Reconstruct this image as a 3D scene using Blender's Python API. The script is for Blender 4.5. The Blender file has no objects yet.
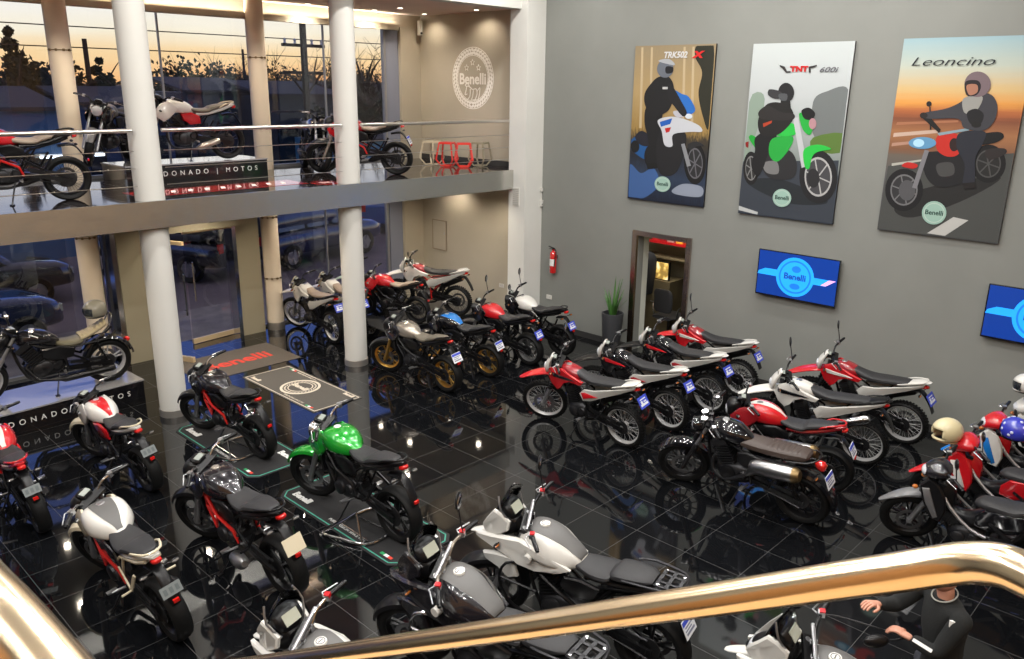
import bpy, bmesh, math, random
from mathutils import Vector, Matrix, noise
random.seed(11)
S = bpy.context.scene
COL = S.collection
PI = math.pi
R = math.radians

# ------------------------------------------------------------------ materials
MATS = {}
def mat(name, col=(.5, .5, .5), rough=.5, metal=0., coat=0., emit=0., bump=0., bscale=60., ior=1.5, trans=0., alpha=1.):
    if name in MATS: return MATS[name]
    m = bpy.data.materials.new(name); m.use_nodes = True
    nt = m.node_tree; b = nt.nodes['Principled BSDF']
    c = (*col, 1)
    b.inputs['Base Color'].default_value = c
    b.inputs['Roughness'].default_value = rough
    b.inputs['Metallic'].default_value = metal
    b.inputs['Coat Weight'].default_value = coat
    b.inputs['Coat Roughness'].default_value = .05
    b.inputs['IOR'].default_value = ior
    b.inputs['Transmission Weight'].default_value = trans
    if emit:
        b.inputs['Emission Color'].default_value = c
        b.inputs['Emission Strength'].default_value = emit
    if bump:
        tc = nt.nodes.new('ShaderNodeTexCoord'); n = nt.nodes.new('ShaderNodeTexNoise'); n.inputs['Scale'].default_value = bscale
        n.inputs['Detail'].default_value = 3
        bp = nt.nodes.new('ShaderNodeBump'); bp.inputs['Strength'].default_value = bump; bp.inputs['Distance'].default_value = .01
        nt.links.new(tc.outputs['Object'], n.inputs['Vector'])
        nt.links.new(n.outputs['Fac'], bp.inputs['Height']); nt.links.new(bp.outputs['Normal'], b.inputs['Normal'])
    MATS[name] = m
    return m

def nodes_of(m):
    nt = m.node_tree
    return nt, nt.nodes, nt.links, nt.nodes['Principled BSDF']

def ramp(nt, stops, interp='LINEAR'):
    r = nt.nodes.new('ShaderNodeValToRGB'); cr = r.color_ramp; cr.interpolation = interp
    while len(cr.elements) < len(stops): cr.elements.new(.5)
    for e, (p, c) in zip(cr.elements, stops):
        e.position = p; e.color = (*c, 1)
    return r

rubber = mat('tyre_rubber', (.005, .005, .005), .55, ior=1.3, bump=.15, bscale=90)
blackp = mat('black_plastic', (.006, .006, .007), .3, ior=1.4)
blackg = mat('black_gloss_paint', (.006, .006, .008), .12, coat=1.)
blackm = mat('black_metal', (.007, .007, .008), .32, metal=.3)
seatm = mat('seat_vinyl', (.026, .026, .028), .5, ior=1.4, bump=.2, bscale=200)
chrome = mat('chrome', (.75, .75, .77), .12, 1.)
alu = mat('cast_aluminium', (.42, .42, .43), .35, .9)
dalu = mat('dark_cast_metal', (.035, .035, .038), .38, .7)
glassd = mat('dark_lens', (.02, .025, .03), .06, coat=1.)
lampg = mat('lamp_glass', (.55, .57, .6), .08, coat=1.)
mirrg = mat('mirror_silver', (.7, .72, .75), .03, 1.)
redlens = mat('red_lens', (.6, .015, .012), .2, coat=.6)
amber = mat('amber_lens', (.40, .12, .02), .25, coat=.5)
redp = mat('red_paint', (.52, .008, .014), .25, coat=1.)
dredp = mat('deep_red_paint', (.27, .01, .015), .2, coat=1.)
whitep = mat('white_paint', (.64, .63, .59), .28, coat=.8)
creamp = mat('cream_paint', (.62, .55, .40), .3, coat=.5)
greenp = mat('green_paint', (.01, .30, .025), .22, metal=.25, coat=1.)
greyp = mat('grey_paint', (.14, .14, .145), .3, coat=.8)
dgreyp = mat('anthracite_paint', (.010, .009, .012), .2, coat=.9)
mgreyp = mat('matte_grey_paint', (.10, .098, .095), .5)
champ = mat('champagne_paint', (.36, .32, .27), .22, metal=.6, coat=1.)
bluep = mat('blue_paint', (.01, .16, .5), .22, coat=1.)
goldm = mat('gold_metal', (.62, .38, .10), .3, .9)
brownseat = mat('brown_leather', (.05, .034, .028), .48, bump=.2, bscale=160)
tanseat = mat('sand_vinyl', (.27, .21, .16), .55, bump=.2, bscale=160)
silverm = mat('silver_metal', (.55, .55, .56), .2, 1.)
brass = mat('brass_metal', (.22, .15, .07), .35, .9)
rimsil = mat('anodised_rim', (.55, .55, .55), .4, .35)
redm = mat('red_frame_paint', (.55, .012, .01), .3, coat=.7)
plateW = mat('plate_white', (.75, .77, .8), .5)
plateB = mat('plate_blue', (.05, .08, .55), .5)
plateG = mat('plate_grey', (.16, .18, .18), .4)
whitel = mat('white_lettering', (.8, .8, .78), .5)

# ------------------------------------------------------------------ mesh helper
def catmull(P, k=4, closed=False):
    P = [Vector(p) for p in P]; n = len(P); out = []
    rng = n if closed else n - 1
    for i in range(rng):
        p1 = P[i]; p2 = P[(i + 1) % n]
        p0 = P[(i - 1) % n] if (closed or i > 0) else p1 * 2 - p2
        p3 = P[(i + 2) % n] if (closed or i + 2 < n) else p2 * 2 - p1
        for j in range(k):
            t = j / k
            out.append(.5 * ((2 * p1) + (p2 - p0) * t + (2 * p0 - 5 * p1 + 4 * p2 - p3) * t * t + (3 * p1 - p0 - 3 * p2 + p3) * t ** 3))
    if not closed: out.append(P[-1])
    return out

class MB:
    def __init__(s): s.v = []; s.f = []; s.mi = []; s.cm = 0
    def add(s, vs, fs):
        o = len(s.v); s.v += [tuple(v) for v in vs]
        for f in fs: s.f.append([i + o for i in f]); s.mi.append(s.cm)
        return s
    def box(s, c, sz, rot=None):
        hx, hy, hz = sz[0] / 2, sz[1] / 2, sz[2] / 2
        vs = [Vector((x, y, z)) for x in (-hx, hx) for y in (-hy, hy) for z in (-hz, hz)]
        if rot is not None:
            M = Matrix.Rotation(rot[2], 3, 'Z') @ Matrix.Rotation(rot[1], 3, 'Y') @ Matrix.Rotation(rot[0], 3, 'X')
            vs = [M @ v for v in vs]
        c = Vector(c)
        return s.add([v + c for v in vs], [(0, 1, 3, 2), (4, 6, 7, 5), (0, 4, 5, 1), (2, 3, 7, 6), (0, 2, 6, 4), (1, 5, 7, 3)])
    def bar(s, a, b, w, h=None, up=(0, 0, 1)):
        h = h or w; a = Vector(a); b = Vector(b); d = (b - a).normalized()
        u = Vector(up)
        if abs(d.dot(u)) > .95: u = Vector((1, 0, 0))
        r = d.cross(u).normalized(); u = r.cross(d)
        vs = [p + r * (w / 2 * i) + u * (h / 2 * j) for p in (a, b) for i, j in ((-1, -1), (1, -1), (1, 1), (-1, 1))]
        return s.add(vs, [(0, 1, 2, 3), (7, 6, 5, 4), (0, 4, 5, 1), (1, 5, 6, 2), (2, 6, 7, 3), (3, 7, 4, 0)])
    def tube(s, P, r, n=8, closed=False, k=0):
        if k: P = catmull(P, k, closed)
        P = [Vector(p) for p in P]; m = len(P)
        if not isinstance(r, (list, tuple)): r = [r] * m
        elif len(r) != m:
            q = r; r = [q[min(int(i / (m - 1) * (len(q) - 1)), len(q) - 2)] * (1 - (i / (m - 1) * (len(q) - 1) - min(int(i / (m - 1) * (len(q) - 1)), len(q) - 2))) + q[min(int(i / (m - 1) * (len(q) - 1)), len(q) - 2) + 1] * (i / (m - 1) * (len(q) - 1) - min(int(i / (m - 1) * (len(q) - 1)), len(q) - 2)) for i in range(m)]
        vs = []; u = None
        for i in range(m):
            a = P[(i - 1) % m] if (closed or i) else P[0]; b = P[(i + 1) % m] if (closed or i < m - 1) else P[-1]
            d = (b - a)
            d = d.normalized() if d.length > 1e-9 else Vector((0, 0, 1))
            if u is None:
                u = Vector((0, 0, 1)) if abs(d.z) < .9 else Vector((1, 0, 0))
            u = (u - d * u.dot(d)).normalized(); w = d.cross(u)
            vs += [P[i] + (u * math.cos(2 * PI * j / n) + w * math.sin(2 * PI * j / n)) * r[i] for j in range(n)]
        fs = []
        for i in range(m if closed else m - 1):
            for j in range(n):
                a = i * n + j; b = i * n + (j + 1) % n; i2 = (i + 1) % m
                fs.append((a, b, i2 * n + (j + 1) % n, i2 * n + j))
        if not closed:
            fs.append(tuple(reversed(range(n)))); fs.append(tuple((m - 1) * n + j for j in range(n)))
        return s.add(vs, fs)
    def lathe(s, prof, c=(0, 0, 0), axis='y', n=24, closed=False, a0=0., a1=2 * PI):
        full = abs(a1 - a0 - 2 * PI) < 1e-6; c = Vector(c); vs = []
        N = n if full else n + 1
        for i in range(N):
            a = a0 + (a1 - a0) * i / n; ca, sa = math.cos(a), math.sin(a)
            for (r, h) in prof:
                if axis == 'y': vs.append(c + Vector((r * ca, h, r * sa)))
                elif axis == 'z': vs.append(c + Vector((r * ca, r * sa, h)))
                else: vs.append(c + Vector((h, r * ca, r * sa)))
        m = len(prof); fs = []
        for i in range(n if full else n):
            i2 = (i + 1) % N
            for j in range(m if closed else m - 1):
                j2 = (j + 1) % m
                fs.append((i * m + j, i * m + j2, i2 * m + j2, i2 * m + j))
        return s.add(vs, fs)
    def loft(s, rings, caps=True):
        n = len(rings[0]); vs = [v for r in rings for v in r]; fs = []
        for i in range(len(rings) - 1):
            for j in range(n):
                fs.append((i * n + j, i * n + (j + 1) % n, (i + 1) * n + (j + 1) % n, (i + 1) * n + j))
        if caps: fs.append(tuple(reversed(range(n)))); fs.append(tuple((len(rings) - 1) * n + j for j in range(n)))
        return s.add(vs, fs)
    def body(s, secs, k=3, n=16, y0=0., axis='x'):
        """secs: (x, zc, halfwidth, halfheight, exponent, taper)"""
        S_ = [tuple(q) + (2.6, 0.)[len(q) - 4:] if len(q) < 6 else tuple(q) for q in secs]
        A = catmull([q[:3] for q in S_], k); B = catmull([q[3:6] for q in S_], k); rings = []
        for a, b in zip(A, B):
            x, zc, w = a; h, e, tp = b; w = max(w, .002); h = max(h, .002); ring = []
            for j in range(n):
                t = 2 * PI * j / n; ct, st = math.cos(t), math.sin(t)
                yy = math.copysign(abs(ct) ** (2 / e), ct) * w; zz = math.copysign(abs(st) ** (2 / e), st) * h
                yy *= 1 + tp * (zz / h)
                ring.append((x, y0 + yy, zc + zz) if axis == 'x' else (zc + zz, y0 + yy, x))
            rings.append(ring)
        return s.loft(rings)
    def skin_strip(s, secs, k, angs, off, t0=0., t1=1.):
        """thin cover that follows the top of a body() between two angles"""
        S_ = [tuple(q) + (2.6, 0.)[len(q) - 4:] if len(q) < 6 else tuple(q) for q in secs]
        A = catmull([q[:3] for q in S_], k); B = catmull([q[3:6] for q in S_], k); m = len(A); rings = []
        for i in range(m):
            if not (t0 <= i / (m - 1) <= t1): continue
            (x, zc, w), (h, e, tp) = A[i], B[i]; ring = []
            for o in (off, -.012):
                for a in (angs if o == off else angs[::-1]):
                    ct, st = math.cos(R(a)), math.sin(R(a)); yy = math.copysign(abs(ct) ** (2 / e), ct) * (w + o); zz = math.copysign(abs(st) ** (2 / e), st) * (h + o); ring.append((x, yy * (1 + tp * (zz / h)), zc + zz))
            rings.append(ring)
        return s.loft(rings)
    def pillow(s, P, th, side=1, inset=.86):
        """panel from 3D outline P lying roughly in an XZ plane, puffed outward along y*side"""
        P = [Vector(p) for p in P]; c = sum(P, Vector()) / len(P); n = len(P); o = Vector((0, side, 0))
        r0 = [Vector((p.x, p.y * side if side < 0 else p.y, p.z)) for p in P]
        c = sum(r0, Vector()) / n
        R0 = [p - o * th * .5 for p in r0]; R1 = [p + o * th * .4 for p in r0]; R2 = [c + (p - c) * inset + o * th for p in r0]
        vs = R0 + R1 + R2
        fs = []
        for a in (0, 1):
            for j in range(n): fs.append((a * n + j, a * n + (j + 1) % n, (a + 1) * n + (j + 1) % n, (a + 1) * n + j))
        fs.append(tuple(reversed(range(n)))); fs.append(tuple(2 * n + j for j in range(n)))
        return s.add(vs, fs)
    def prism(s, P, d):
        """closed polygon P extruded by vector d"""
        P = [Vector(p) for p in P]; d = Vector(d); n = len(P)
        fs = [tuple(reversed(range(n))), tuple(n + j for j in range(n))] + [(j, (j + 1) % n, n + (j + 1) % n, n + j) for j in range(n)]
        return s.add(P + [p + d for p in P], fs)
    def ellip(s, c, r, n=16, m=10, rot=None):
        vs = []; fs = []
        for i in range(m + 1):
            ph = PI * i / m
            for j in range(n):
                th = 2 * PI * j / n
                v = Vector((r[0] * math.sin(ph) * math.cos(th), r[1] * math.sin(ph) * math.sin(th), r[2] * math.cos(ph)))
                if rot is not None: v = Matrix.Rotation(rot[2], 3, 'Z') @ Matrix.Rotation(rot[1], 3, 'Y') @ Matrix.Rotation(rot[0], 3, 'X') @ v
                vs.append(v + Vector(c))
        for i in range(m):
            for j in range(n): fs.append((i * n + j, (i + 1) * n + j, (i + 1) * n + (j + 1) % n, i * n + (j + 1) % n))
        return s.add(vs, fs)
    def build(s, name, mats, parent=None, xf=None, ang=38, smooth=True):
        if not s.v: return None
        if not isinstance(mats, (list, tuple)): mats = [mats]
        me = bpy.data.meshes.new(name)
        vs = s.v if xf is None else [tuple(xf(Vector(v))) for v in s.v]
        me.from_pydata(vs, [], s.f)
        for m in mats: me.materials.append(m)
        me.polygons.foreach_set('material_index', s.mi)
        bm = bmesh.new(); bm.from_mesh(me); bmesh.ops.remove_doubles(bm, verts=bm.verts, dist=1e-5)
        bmesh.ops.recalc_face_normals(bm, faces=bm.faces); bm.to_mesh(me); bm.free()
        me.validate()
        if smooth:
            me.polygons.foreach_set('use_smooth', [True] * len(me.polygons)); me.set_sharp_from_angle(angle=R(ang))
        o = bpy.data.objects.new(name, me); COL.objects.link(o)
        if parent is not None: o.parent = parent
        return o

def tag(o, label=None, cat=None, group=None, kind=None):
    if label: o['label'] = label
    if cat: o['category'] = cat
    if group: o['group'] = group
    if kind: o['kind'] = kind
    return o
def empty(name, loc=(0, 0, 0), rot=(0, 0, 0), **kw):
    o = bpy.data.objects.new(name, None); COL.objects.link(o); o.location = loc; o.rotation_euler = rot; o.empty_display_size = .1
    return tag(o, **kw)
def structure(o, label=None): return tag(o, label=label, kind='structure')
def text_mesh(name, c, m):
    t = bpy.data.objects.new('tmp', c); COL.objects.link(t); bpy.context.view_layer.update()
    me = bpy.data.meshes.new_from_object(t.evaluated_get(bpy.context.evaluated_depsgraph_get())); me.name = name
    bpy.data.objects.remove(t); me.materials.clear(); me.materials.append(m)
    o = bpy.data.objects.new(name, me); COL.objects.link(o); return o
def text(name, body, size, parent, loc, xa, ya, m, ext=.002, off=0., align='CENTER', sx=1., shear=0.):
    c = bpy.data.curves.new(name, 'FONT'); c.body = body; c.size = size; c.extrude = ext; c.offset = off; c.align_x = align; c.align_y = 'CENTER'; c.shear = shear
    c.resolution_u = 3
    o = text_mesh(name, c, m)
    xa = Vector(xa); ya = Vector(ya); za = xa.cross(ya)
    M = Matrix((xa * sx, ya, za)).transposed().to_4x4(); M.translation = Vector(loc)
    if parent is not None:
        o.parent = parent
        M = parent_world(parent).inverted() @ M
    o.matrix_basis = M
    return o
def parent_world(o):
    M = Matrix.LocRotScale(o.location, o.rotation_euler, o.scale)
    return parent_world(o.parent) @ M if o.parent else M

# ------------------------------------------------------------------ motorcycle parts
def wheel(name, root, cx, rad, w, spoke, rimm, xf, knob=False, sprocket=False, disc=True):
    ri = rad * (.80 if knob else .74) if spoke == 'wire' else rad * .72
    rm = MB(); c = (cx, 0, rad)
    hw = w * .36
    rm.lathe([(ri, -hw), (ri + .012, -hw), (ri + .012, hw), (ri, hw), (ri - .012, hw * .55), (ri - .022, 0), (ri - .012, -hw * .55)], c, n=40, closed=True)
    rm.lathe([(0, -.055), (.045, -.055), (.045, -.04), (.03, -.03), (.03, .03), (.045, .04), (.045, .055), (0, .055)], c, n=16)
    if spoke == 'wire':
        N = 32
        for i in range(N):
            a = 2 * PI * i / N; b = a + (.32 if i % 2 else -.32) * (1 if (i // 2) % 2 else -1); sd = .045 if i % 2 else -.045
            rm.tube([(cx + .04 * math.cos(b), sd, rad + .04 * math.sin(b)), (cx + (ri - .012) * math.cos(a), 0, rad + (ri - .012) * math.sin(a))], .0024, 3)
    elif spoke == 'multi':
        for i in range(14):
            a = 2 * PI * i / 14
            rm.bar((cx + .03 * math.cos(a), .025 * (-1) ** i, rad + .03 * math.sin(a)), (cx + ri * .97 * math.cos(a), 0, rad + ri * .97 * math.sin(a)), .012, .014, up=(0, 1, 0))
    else:
        for i in range(5):
            a = 2 * PI * i / 5 + .3
            for da in (-.16, .16):
                rm.bar((cx + .03 * math.cos(a), 0, rad + .03 * math.sin(a)), (cx + ri * .97 * math.cos(a + da), 0, rad + ri * .97 * math.sin(a + da)), .018, .020, up=(0, 1, 0))
    wo = rm.build(name, rimm, root, xf)
    t = MB(); h = w / 2
    t.lathe([(ri, -hw * .9), (ri + .02, -h * .92), (rad * .90, -h), (rad * .965, -h * .80), (rad, -h * .35), (rad * 1.005, 0), (rad, h * .35), (rad * .965, h * .80), (rad * .90, h), (ri + .02, h * .92), (ri, hw * .9), (ri - .004, 0)], c, n=40, closed=True)
    if knob:
        for i in range(44):
            for j, yy in enumerate((-.62, 0, .62)):
                a = 2 * PI * (i + (.5 if j == 1 else 0)) / 44; rr = rad * (1.0 if j == 1 else .985)
                t.box((cx + rr * math.cos(a), yy * h, rad + rr * math.sin(a)), (.018, h * .42, .024), (0, -a, 0))
    t.build('tyre', rubber, wo, xf)
    if disc:
        d = MB(); dr = rad * .46
        for yy in ((.062,) if not sprocket else (-.062,)):
            d.lathe([(dr * .72, yy), (dr, yy), (dr, yy + .004), (dr * .72, yy + .004)], c, n=28, closed=True)
            for i in range(5):
                a = 2 * PI * i / 5; d.bar((cx + .04 * math.cos(a), yy + .002, rad + .04 * math.sin(a)), (cx + dr * .75 * math.cos(a), yy + .002, rad + dr * .75 * math.sin(a)), .012, .004, up=(0, 1, 0))
        if not sprocket: d.box((cx - dr * .75, .062, rad + dr * .45), (.06, .045, .08), (0, .5, 0))
        d.build('brake_disc', mat('disc_steel', (.16, .16, .165), .35, .8), wo, xf)
    if sprocket:
        d = MB(); d.lathe([(.03, .058), (.10, .058), (.105, .064), (.10, .068), (.03, .068)], c, n=28); d.build('sprocket', dalu, wo, xf)
    return wo

def arc_fender(cx, cz, rr, a0, a1, w, flat=0.35, n=12):
    m = MB(); rings = []
    for i in range(n + 1):
        a = R(a0 + (a1 - a0) * i / n); ww = w * (1 - .35 * abs(2 * i / n - 1) ** 3); ring = []
        for (yy, dr) in ((-1, -.035), (-.8, -.005), (0, .012), (.8, -.005), (1, -.035), (.75, -.012), (0, .004), (-.75, -.012)):
            ring.append((cx + (rr + dr) * math.cos(a), yy * ww, cz + (rr + dr) * math.sin(a)))
        rings.append(ring)
    return m.loft(rings)

DEF = dict(body=blackg, accent=blackg, tail=blackp, fender=blackp, frame=blackm, seat=seatm, rim=blackm, engine=dalu, plate='white', fork=alu, spoke='cast',
           bar=blackm, hl=blackp, mask=whitep, side=blackp, cap=alu, steer=24, mirrors=(), parts_exh=1, pillion=blackm, tank_strip=None, grips=blackp, exh=dalu, covers=dalu)

def signals(root, x, z, w, name='turn_signal', m=blackp, xf=None, lens=None):
    for s in (1, -1):
        q = MB(); q.tube([(x, s * w * .45, z), (x - .01, s * w, z)], .006, 6); q.ellip((x - .015, s * (w + .035), z), (.02, .038, .018), 10, 8)
        o = q.build(name, m, root, xf)
        l = MB(); l.ellip((x - .024, s * (w + .035), z), (.014, .033, .014), 10, 6); l.build('lens', lens or amber, o, xf)

def plate(root, p, x, z, kind, tilt=.5, w=.19, h=.15):
    if kind is None: return
    if kind == 'grey': w, h = .17, .095
    if kind == 'paper': w, h = .19, .15
    b = MB(); b.box((x, 0, z), (.006, w, h), (0, tilt, 0)); m = {'white': plateW, 'blue': plateB, 'grey': plateG, 'paper': creamp}[kind]
    o = b.build('license_plate', m, root)
    l = MB(); nx = Vector((-math.cos(tilt), 0, math.sin(tilt))); up = Vector((math.sin(tilt), 0, math.cos(tilt)))
    def q(yy, uu, ww, hh): 
        c = Vector((x, yy, z)) + up * uu + nx * .004; l.box(c, (.002, ww, hh), (0, tilt, 0))
    if kind == 'blue':
        q(0, -.035, w * .8, .03); q(-.03, .0, w * .3, .02); q(.04, -.002, w * .2, .045); q(0, .04, w * .62, .014)
        l.build('plate_lettering', plateW, o)
    elif kind == 'white':
        q(0, .05, w * .96, .036); l.build('plate_band', plateB, o)
        l = MB(); q(0, 0.012, w * .7, .012); q(.02, -.014, w * .6, .010); q(0, -.042, w * .75, .018); l.build('plate_lettering', mat('plate_ink', (.2, .22, .3), .5), o)
    elif kind == 'grey':
        q(-.05, 0, .03, .05); q(0, 0, .03, .05); q(.05, 0, .03, .05); l.build('plate_lettering', mat('plate_ink2', (.1, .12, .12), .5), o)

def handlebar(root, P, bx, bz, hw, xf, rise=.08, tm=None):
    hb = MB(); pts = []
    for s in (1, -1):
        seg = [(bx - .10, s * hw, bz - .01), (bx - .05, s * hw * .72, bz), (bx, s * hw * .42, bz - .01), (bx + .02, s * .07, bz - rise), (bx + .02, 0, bz - rise)]
        pts += seg if s == 1 else seg[::-1][1:]
    hb.tube(pts, .013, 8, k=3)
    hb.box((bx + .02, .05, bz - rise - .005), (.045, .03, .05)); hb.box((bx + .02, -.05, bz - rise - .005), (.045, .03, .05))
    o = hb.build('handlebar', P['bar'], root, xf)
    for s in (1, -1):
        g = MB(); d = Vector((-.10 + .05, s * hw * .28, -.01)).normalized(); e = Vector((bx - .10, s * hw, bz - .01))
        g.tube([e + d * .005, e - d * .13], .019, 10); g.tube([e + d * .005, e + d * .022], .015, 8); g.build('grip', P['grips'], o, xf)
        g = MB(); a = e - d * .15; g.box(a, (.045, .04, .045)); g.tube([a + Vector((.03, 0, 0)), a + Vector((.055, s * .03, 0)), e + Vector((.05, 0, -.005))], .006, 6); g.build('control_lever', P.get('lever', alu), o, xf)
        if P.get('switch'):
            g = MB(); g.box(a + Vector((-.005, 0, .02)), (.04, .035, .03)); g.build('switch_box', P['switch'], o, xf)
    for s in P['mirrors']:
        a = Vector((bx - .06, s * hw * .62, bz)); b = a + Vector((.03, s * .07, .22)); q = MB()
        q.tube([a, a + Vector((.015, s * .02, .13)), b], .006, 6, k=3)
        q.ellip(b + Vector((0, s * .02, .045)), (.018, .074, .056), 14, 8, (s * .5, 0, 0)); mo = q.build('mirror', blackp, root, xf)
        q = MB(); q.ellip(b + Vector((-.008, s * .02, .045)), (.011, .062, .046), 14, 6, (s * .5, 0, 0)); q.build('mirror_glass', mirrg, mo, xf)
    return o

def fork(root, P, ax, ar, tx, tz, xf, off=.095, gaiter=False, low=.55):
    f = MB(); A = Vector((ax, 0, ar)); T = Vector((tx, 0, tz)); d = T - A
    for s in (1, -1):
        y = Vector((0, s * off, 0)); f.tube([A + y + d * -.02, A + y + d * low], .029, 10); f.box(A + y, (.05, .035, .06))
    o = f.build('fork', P['fork'], root, xf)
    f = MB()
    for s in (1, -1):
        y = Vector((0, s * off, 0))
        if gaiter:
            n = 16; f.tube([A + y + d * (low - .02 + (.42) * i / n) for i in range(n + 1)], [.036 if i % 2 else .028 for i in range(n + 1)], 10)
            f.tube([A + y + d * .9, A + y + d * 1.02], .022, 8)
        else: f.tube([A + y + d * low, A + y + d * 1.02], .022, 8)
    f.build('stanchions', blackp if gaiter else P.get('stan', alu), o, xf)
    f = MB(); 
    for t in (.80, 1.0): f.box(A + d * t, (.075, .27, .032), (0, -.42, 0))
    f.tube([A + d * .78, A + d * 1.0], .028, 8)
    f.build('triple_clamp', blackm, o, xf); return o

def engine(root, P, cx=.02, cz=.40, s=1., fins=7, tilt=.35, head=True):
    e = MB(); c = Vector((cx, 0, cz))
    e.body([(cx - .20 * s, cz + .02, .07, .07), (cx - .12 * s, cz, .115, .12), (cx, cz - .01, .13, .14), (cx + .12 * s, cz - .02, .115, .12), (cx + .19 * s, cz - .01, .06, .06)], 2, 14)
    up = Vector((math.sin(tilt), 0, math.cos(tilt))); b = c + Vector((.06 * s, 0, .09))
    for i in range(fins): e.box(b + up * (.03 + .026 * i * s), (.17 * s - .004 * i, .19 * s, .010), (0, tilt, 0))
    e.box(b + up * .09, (.125 * s, .145 * s, .2 * s), (0, tilt, 0))
    e.box(b + up * (.24 * s), (.15 * s, .20 * s, .07), (0, tilt, 0))
    e.tube([c + Vector((-.02, 0, .2)), c + Vector((-.12, 0, .22))], .035, 8)
    o = e.build('engine', P['engine'], root)
    for sd in (1, -1):
        q = MB(); y = .125 * sd
        q.lathe([(0, y + sd * .035), (.055 * s, y + sd * .035), (.078 * s, y + sd * .02), (.085 * s, y - sd * .01), (.0, y - sd * .01)], (cx + .05 * s, 0, cz - .01), n=20)
        q.lathe([(0, y + sd * .02), (.04, y + sd * .02), (.055, y)], (cx - .10 * s, 0, cz + .02), n=16)
        q.build('engine_cover', P['covers'], o)
    return o

def common_low(root, P, t, stand=True):
    """swingarm, chain, shock, pegs, side stand"""
    sx, rx, rr = t['px'], t['rx'], t['rr']; pz = t.get('pz', .40)
    q = MB()
    for s in (1, -1): q.bar((sx, s * .10, pz), (rx, s * .105, rr), .028, .055); q.box((rx, s * .105, rr), (.09, .02, .05))
    q.box((sx - .06, 0, pz - .01), (.06, .2, .05)); q.build('swingarm', P.get('swing', blackm), root)
    q = MB(); q.tube([(sx + .05, .085, pz + .05), (rx, .085, rr + .09)], .009, 4); q.tube([(sx + .05, .085, pz - .03), (rx, .085, rr - .09)], .009, 4)
    q.box(((sx + rx) / 2, .10, (pz + rr) / 2 + .07), (abs(rx - sx) * .8, .012, .045), (0, -math.atan2(pz - rr, sx - rx), 0)); q.build('chain', dalu, root)
    q = MB()
    for i in range(10): q.tube([(t['shx'] - .012 * i, y, .47 + .024 * i) for y in (.035, -.035)], .004, 4)
    tops = (t['shx'] - .13, .70)
    for sd in ((0,) if not t.get('twin') else (.12, -.12)):
        a = Vector((t['shx'], sd, .42)); b = Vector((tops[0], sd, tops[1] if not t.get('twin') else .74))
        if t.get('twin'): a = Vector((rx + .02, sd, rr + .04)); b = Vector((rx + .16, sd, .72))
        helix = [a + (b - a) * (i / 48) + Vector((math.cos(i * .9) * .03, math.sin(i * .9) * .03, 0)) for i in range(49)]
        q.tube(helix, .006, 4); q.tube([a, b], .014, 8)
    q.build('shock_absorber', P.get('shock', blackm), root)
    for s in (1, -1):
        q = MB(); q.tube([(sx + .02, s * .12, .33), (sx + .04, s * .27, .34)], .012, 6); q.box((sx + .045, s * .23, .348), (.035, .09, .01)); q.build('footpeg', alu, root)
        q = MB(); px = sx - .25; q.bar((sx - .03, s * .13, .58), (px, s * .15, .45), .014, .03); q.bar((sx - .36, s * .12, .64), (px, s * .15, .45), .014, .03); q.tube([(px, s * .14, .45), (px - .02, s * .24, .46)], .011, 6)
        q.build('passenger_peg', P['pillion'], root)
    if stand:
        ln = root.get('_lean', .1); yy = .27; zz = yy * math.tan(ln)
        q = MB(); q.tube([(sx + .10, .10, .30), (sx + .17, yy * .8, zz + .06), (sx + .19, yy, zz + .006)], .010, 6); q.box((sx + .19, yy, zz + .008), (.06, .05, .008), (-ln, 0, 0)); q.build('side_stand', blackm, root)

def exhaust(root, P, side=-1, style='low', m=None):
    m = m or P['exh']; q = MB()
    for s in ((-.03,) if style != 'twin' else (-.04, .04)):
        q.tube([(.16, s, .62), (.27, s, .55), (.29, s * 1.2, .38), (.20, s * 1.3, .22), (.02, side * .06, .19), (-.12, side * .10, .21)], .019, 8, k=3)
    hd = q.build('exhaust_pipe', P.get('pipe', dalu), root)
    q = MB()
    if style == 'low': q.tube([(-.12, side * .12, .21), (-.17, side * .14, .23), (-.22, side * .15, .25), (-.46, side * .17, .33), (-.50, side * .17, .345)], [.02, .045, .055, .055, .035], 12)
    elif style == 'stub': q.tube([(-.0, side * .10, .18), (-.05, side * .12, .185), (-.10, side * .13, .19), (-.25, side * .16, .22), (-.30, side * .165, .235)], [.03, .06, .068, .062, .03], 12)
    elif style == 'up': q.tube([(-.18, side * .12, .42), (-.25, side * .14, .50), (-.32, side * .155, .57), (-.72, side * .17, .76), (-.76, side * .17, .78)], [.02, .045, .055, .06, .035], 14)
    if style == 'up': q.tube([(-.12, side * .10, .21), (-.16, side * .12, .30), (-.18, side * .12, .42)], .02, 8)
    q.build('muffler', m, hd)
    return hd

def tank(root, P, secs, cap, name='fuel_tank', badge=None, n=20, k=4):
    q = MB(); q.body(secs, k, n); o = q.build(name, P['body'], root, ang=60)
    c = MB(); c.lathe([(0, .012), (.034, .012), (.040, .006), (.040, -.02)], cap, 'z', 18); c.build('fuel_cap', P['cap'], o)
    return o

def make_bike(kind, loc, head, lean, sc, P0, label, group, name='motorcycle'):
    P = dict(DEF); P.update(P0)
    root = empty(name, loc, (-R(lean), 0, R(head)), label=label, cat='motorcycle', group=group)
    root.scale = (sc, sc, sc); root['_lean'] = R(lean)
    KINDS[kind](root, P)
    del root['_lean']
    return root

def steer_xf(P, Q, rake=25):
    a = R(P['steer']); u = Vector((-math.sin(R(rake)), 0, math.cos(R(rake)))); M = Matrix.Rotation(a, 3, u); Q = Vector(Q)
    return lambda v: Q + M @ (v - Q)

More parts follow.
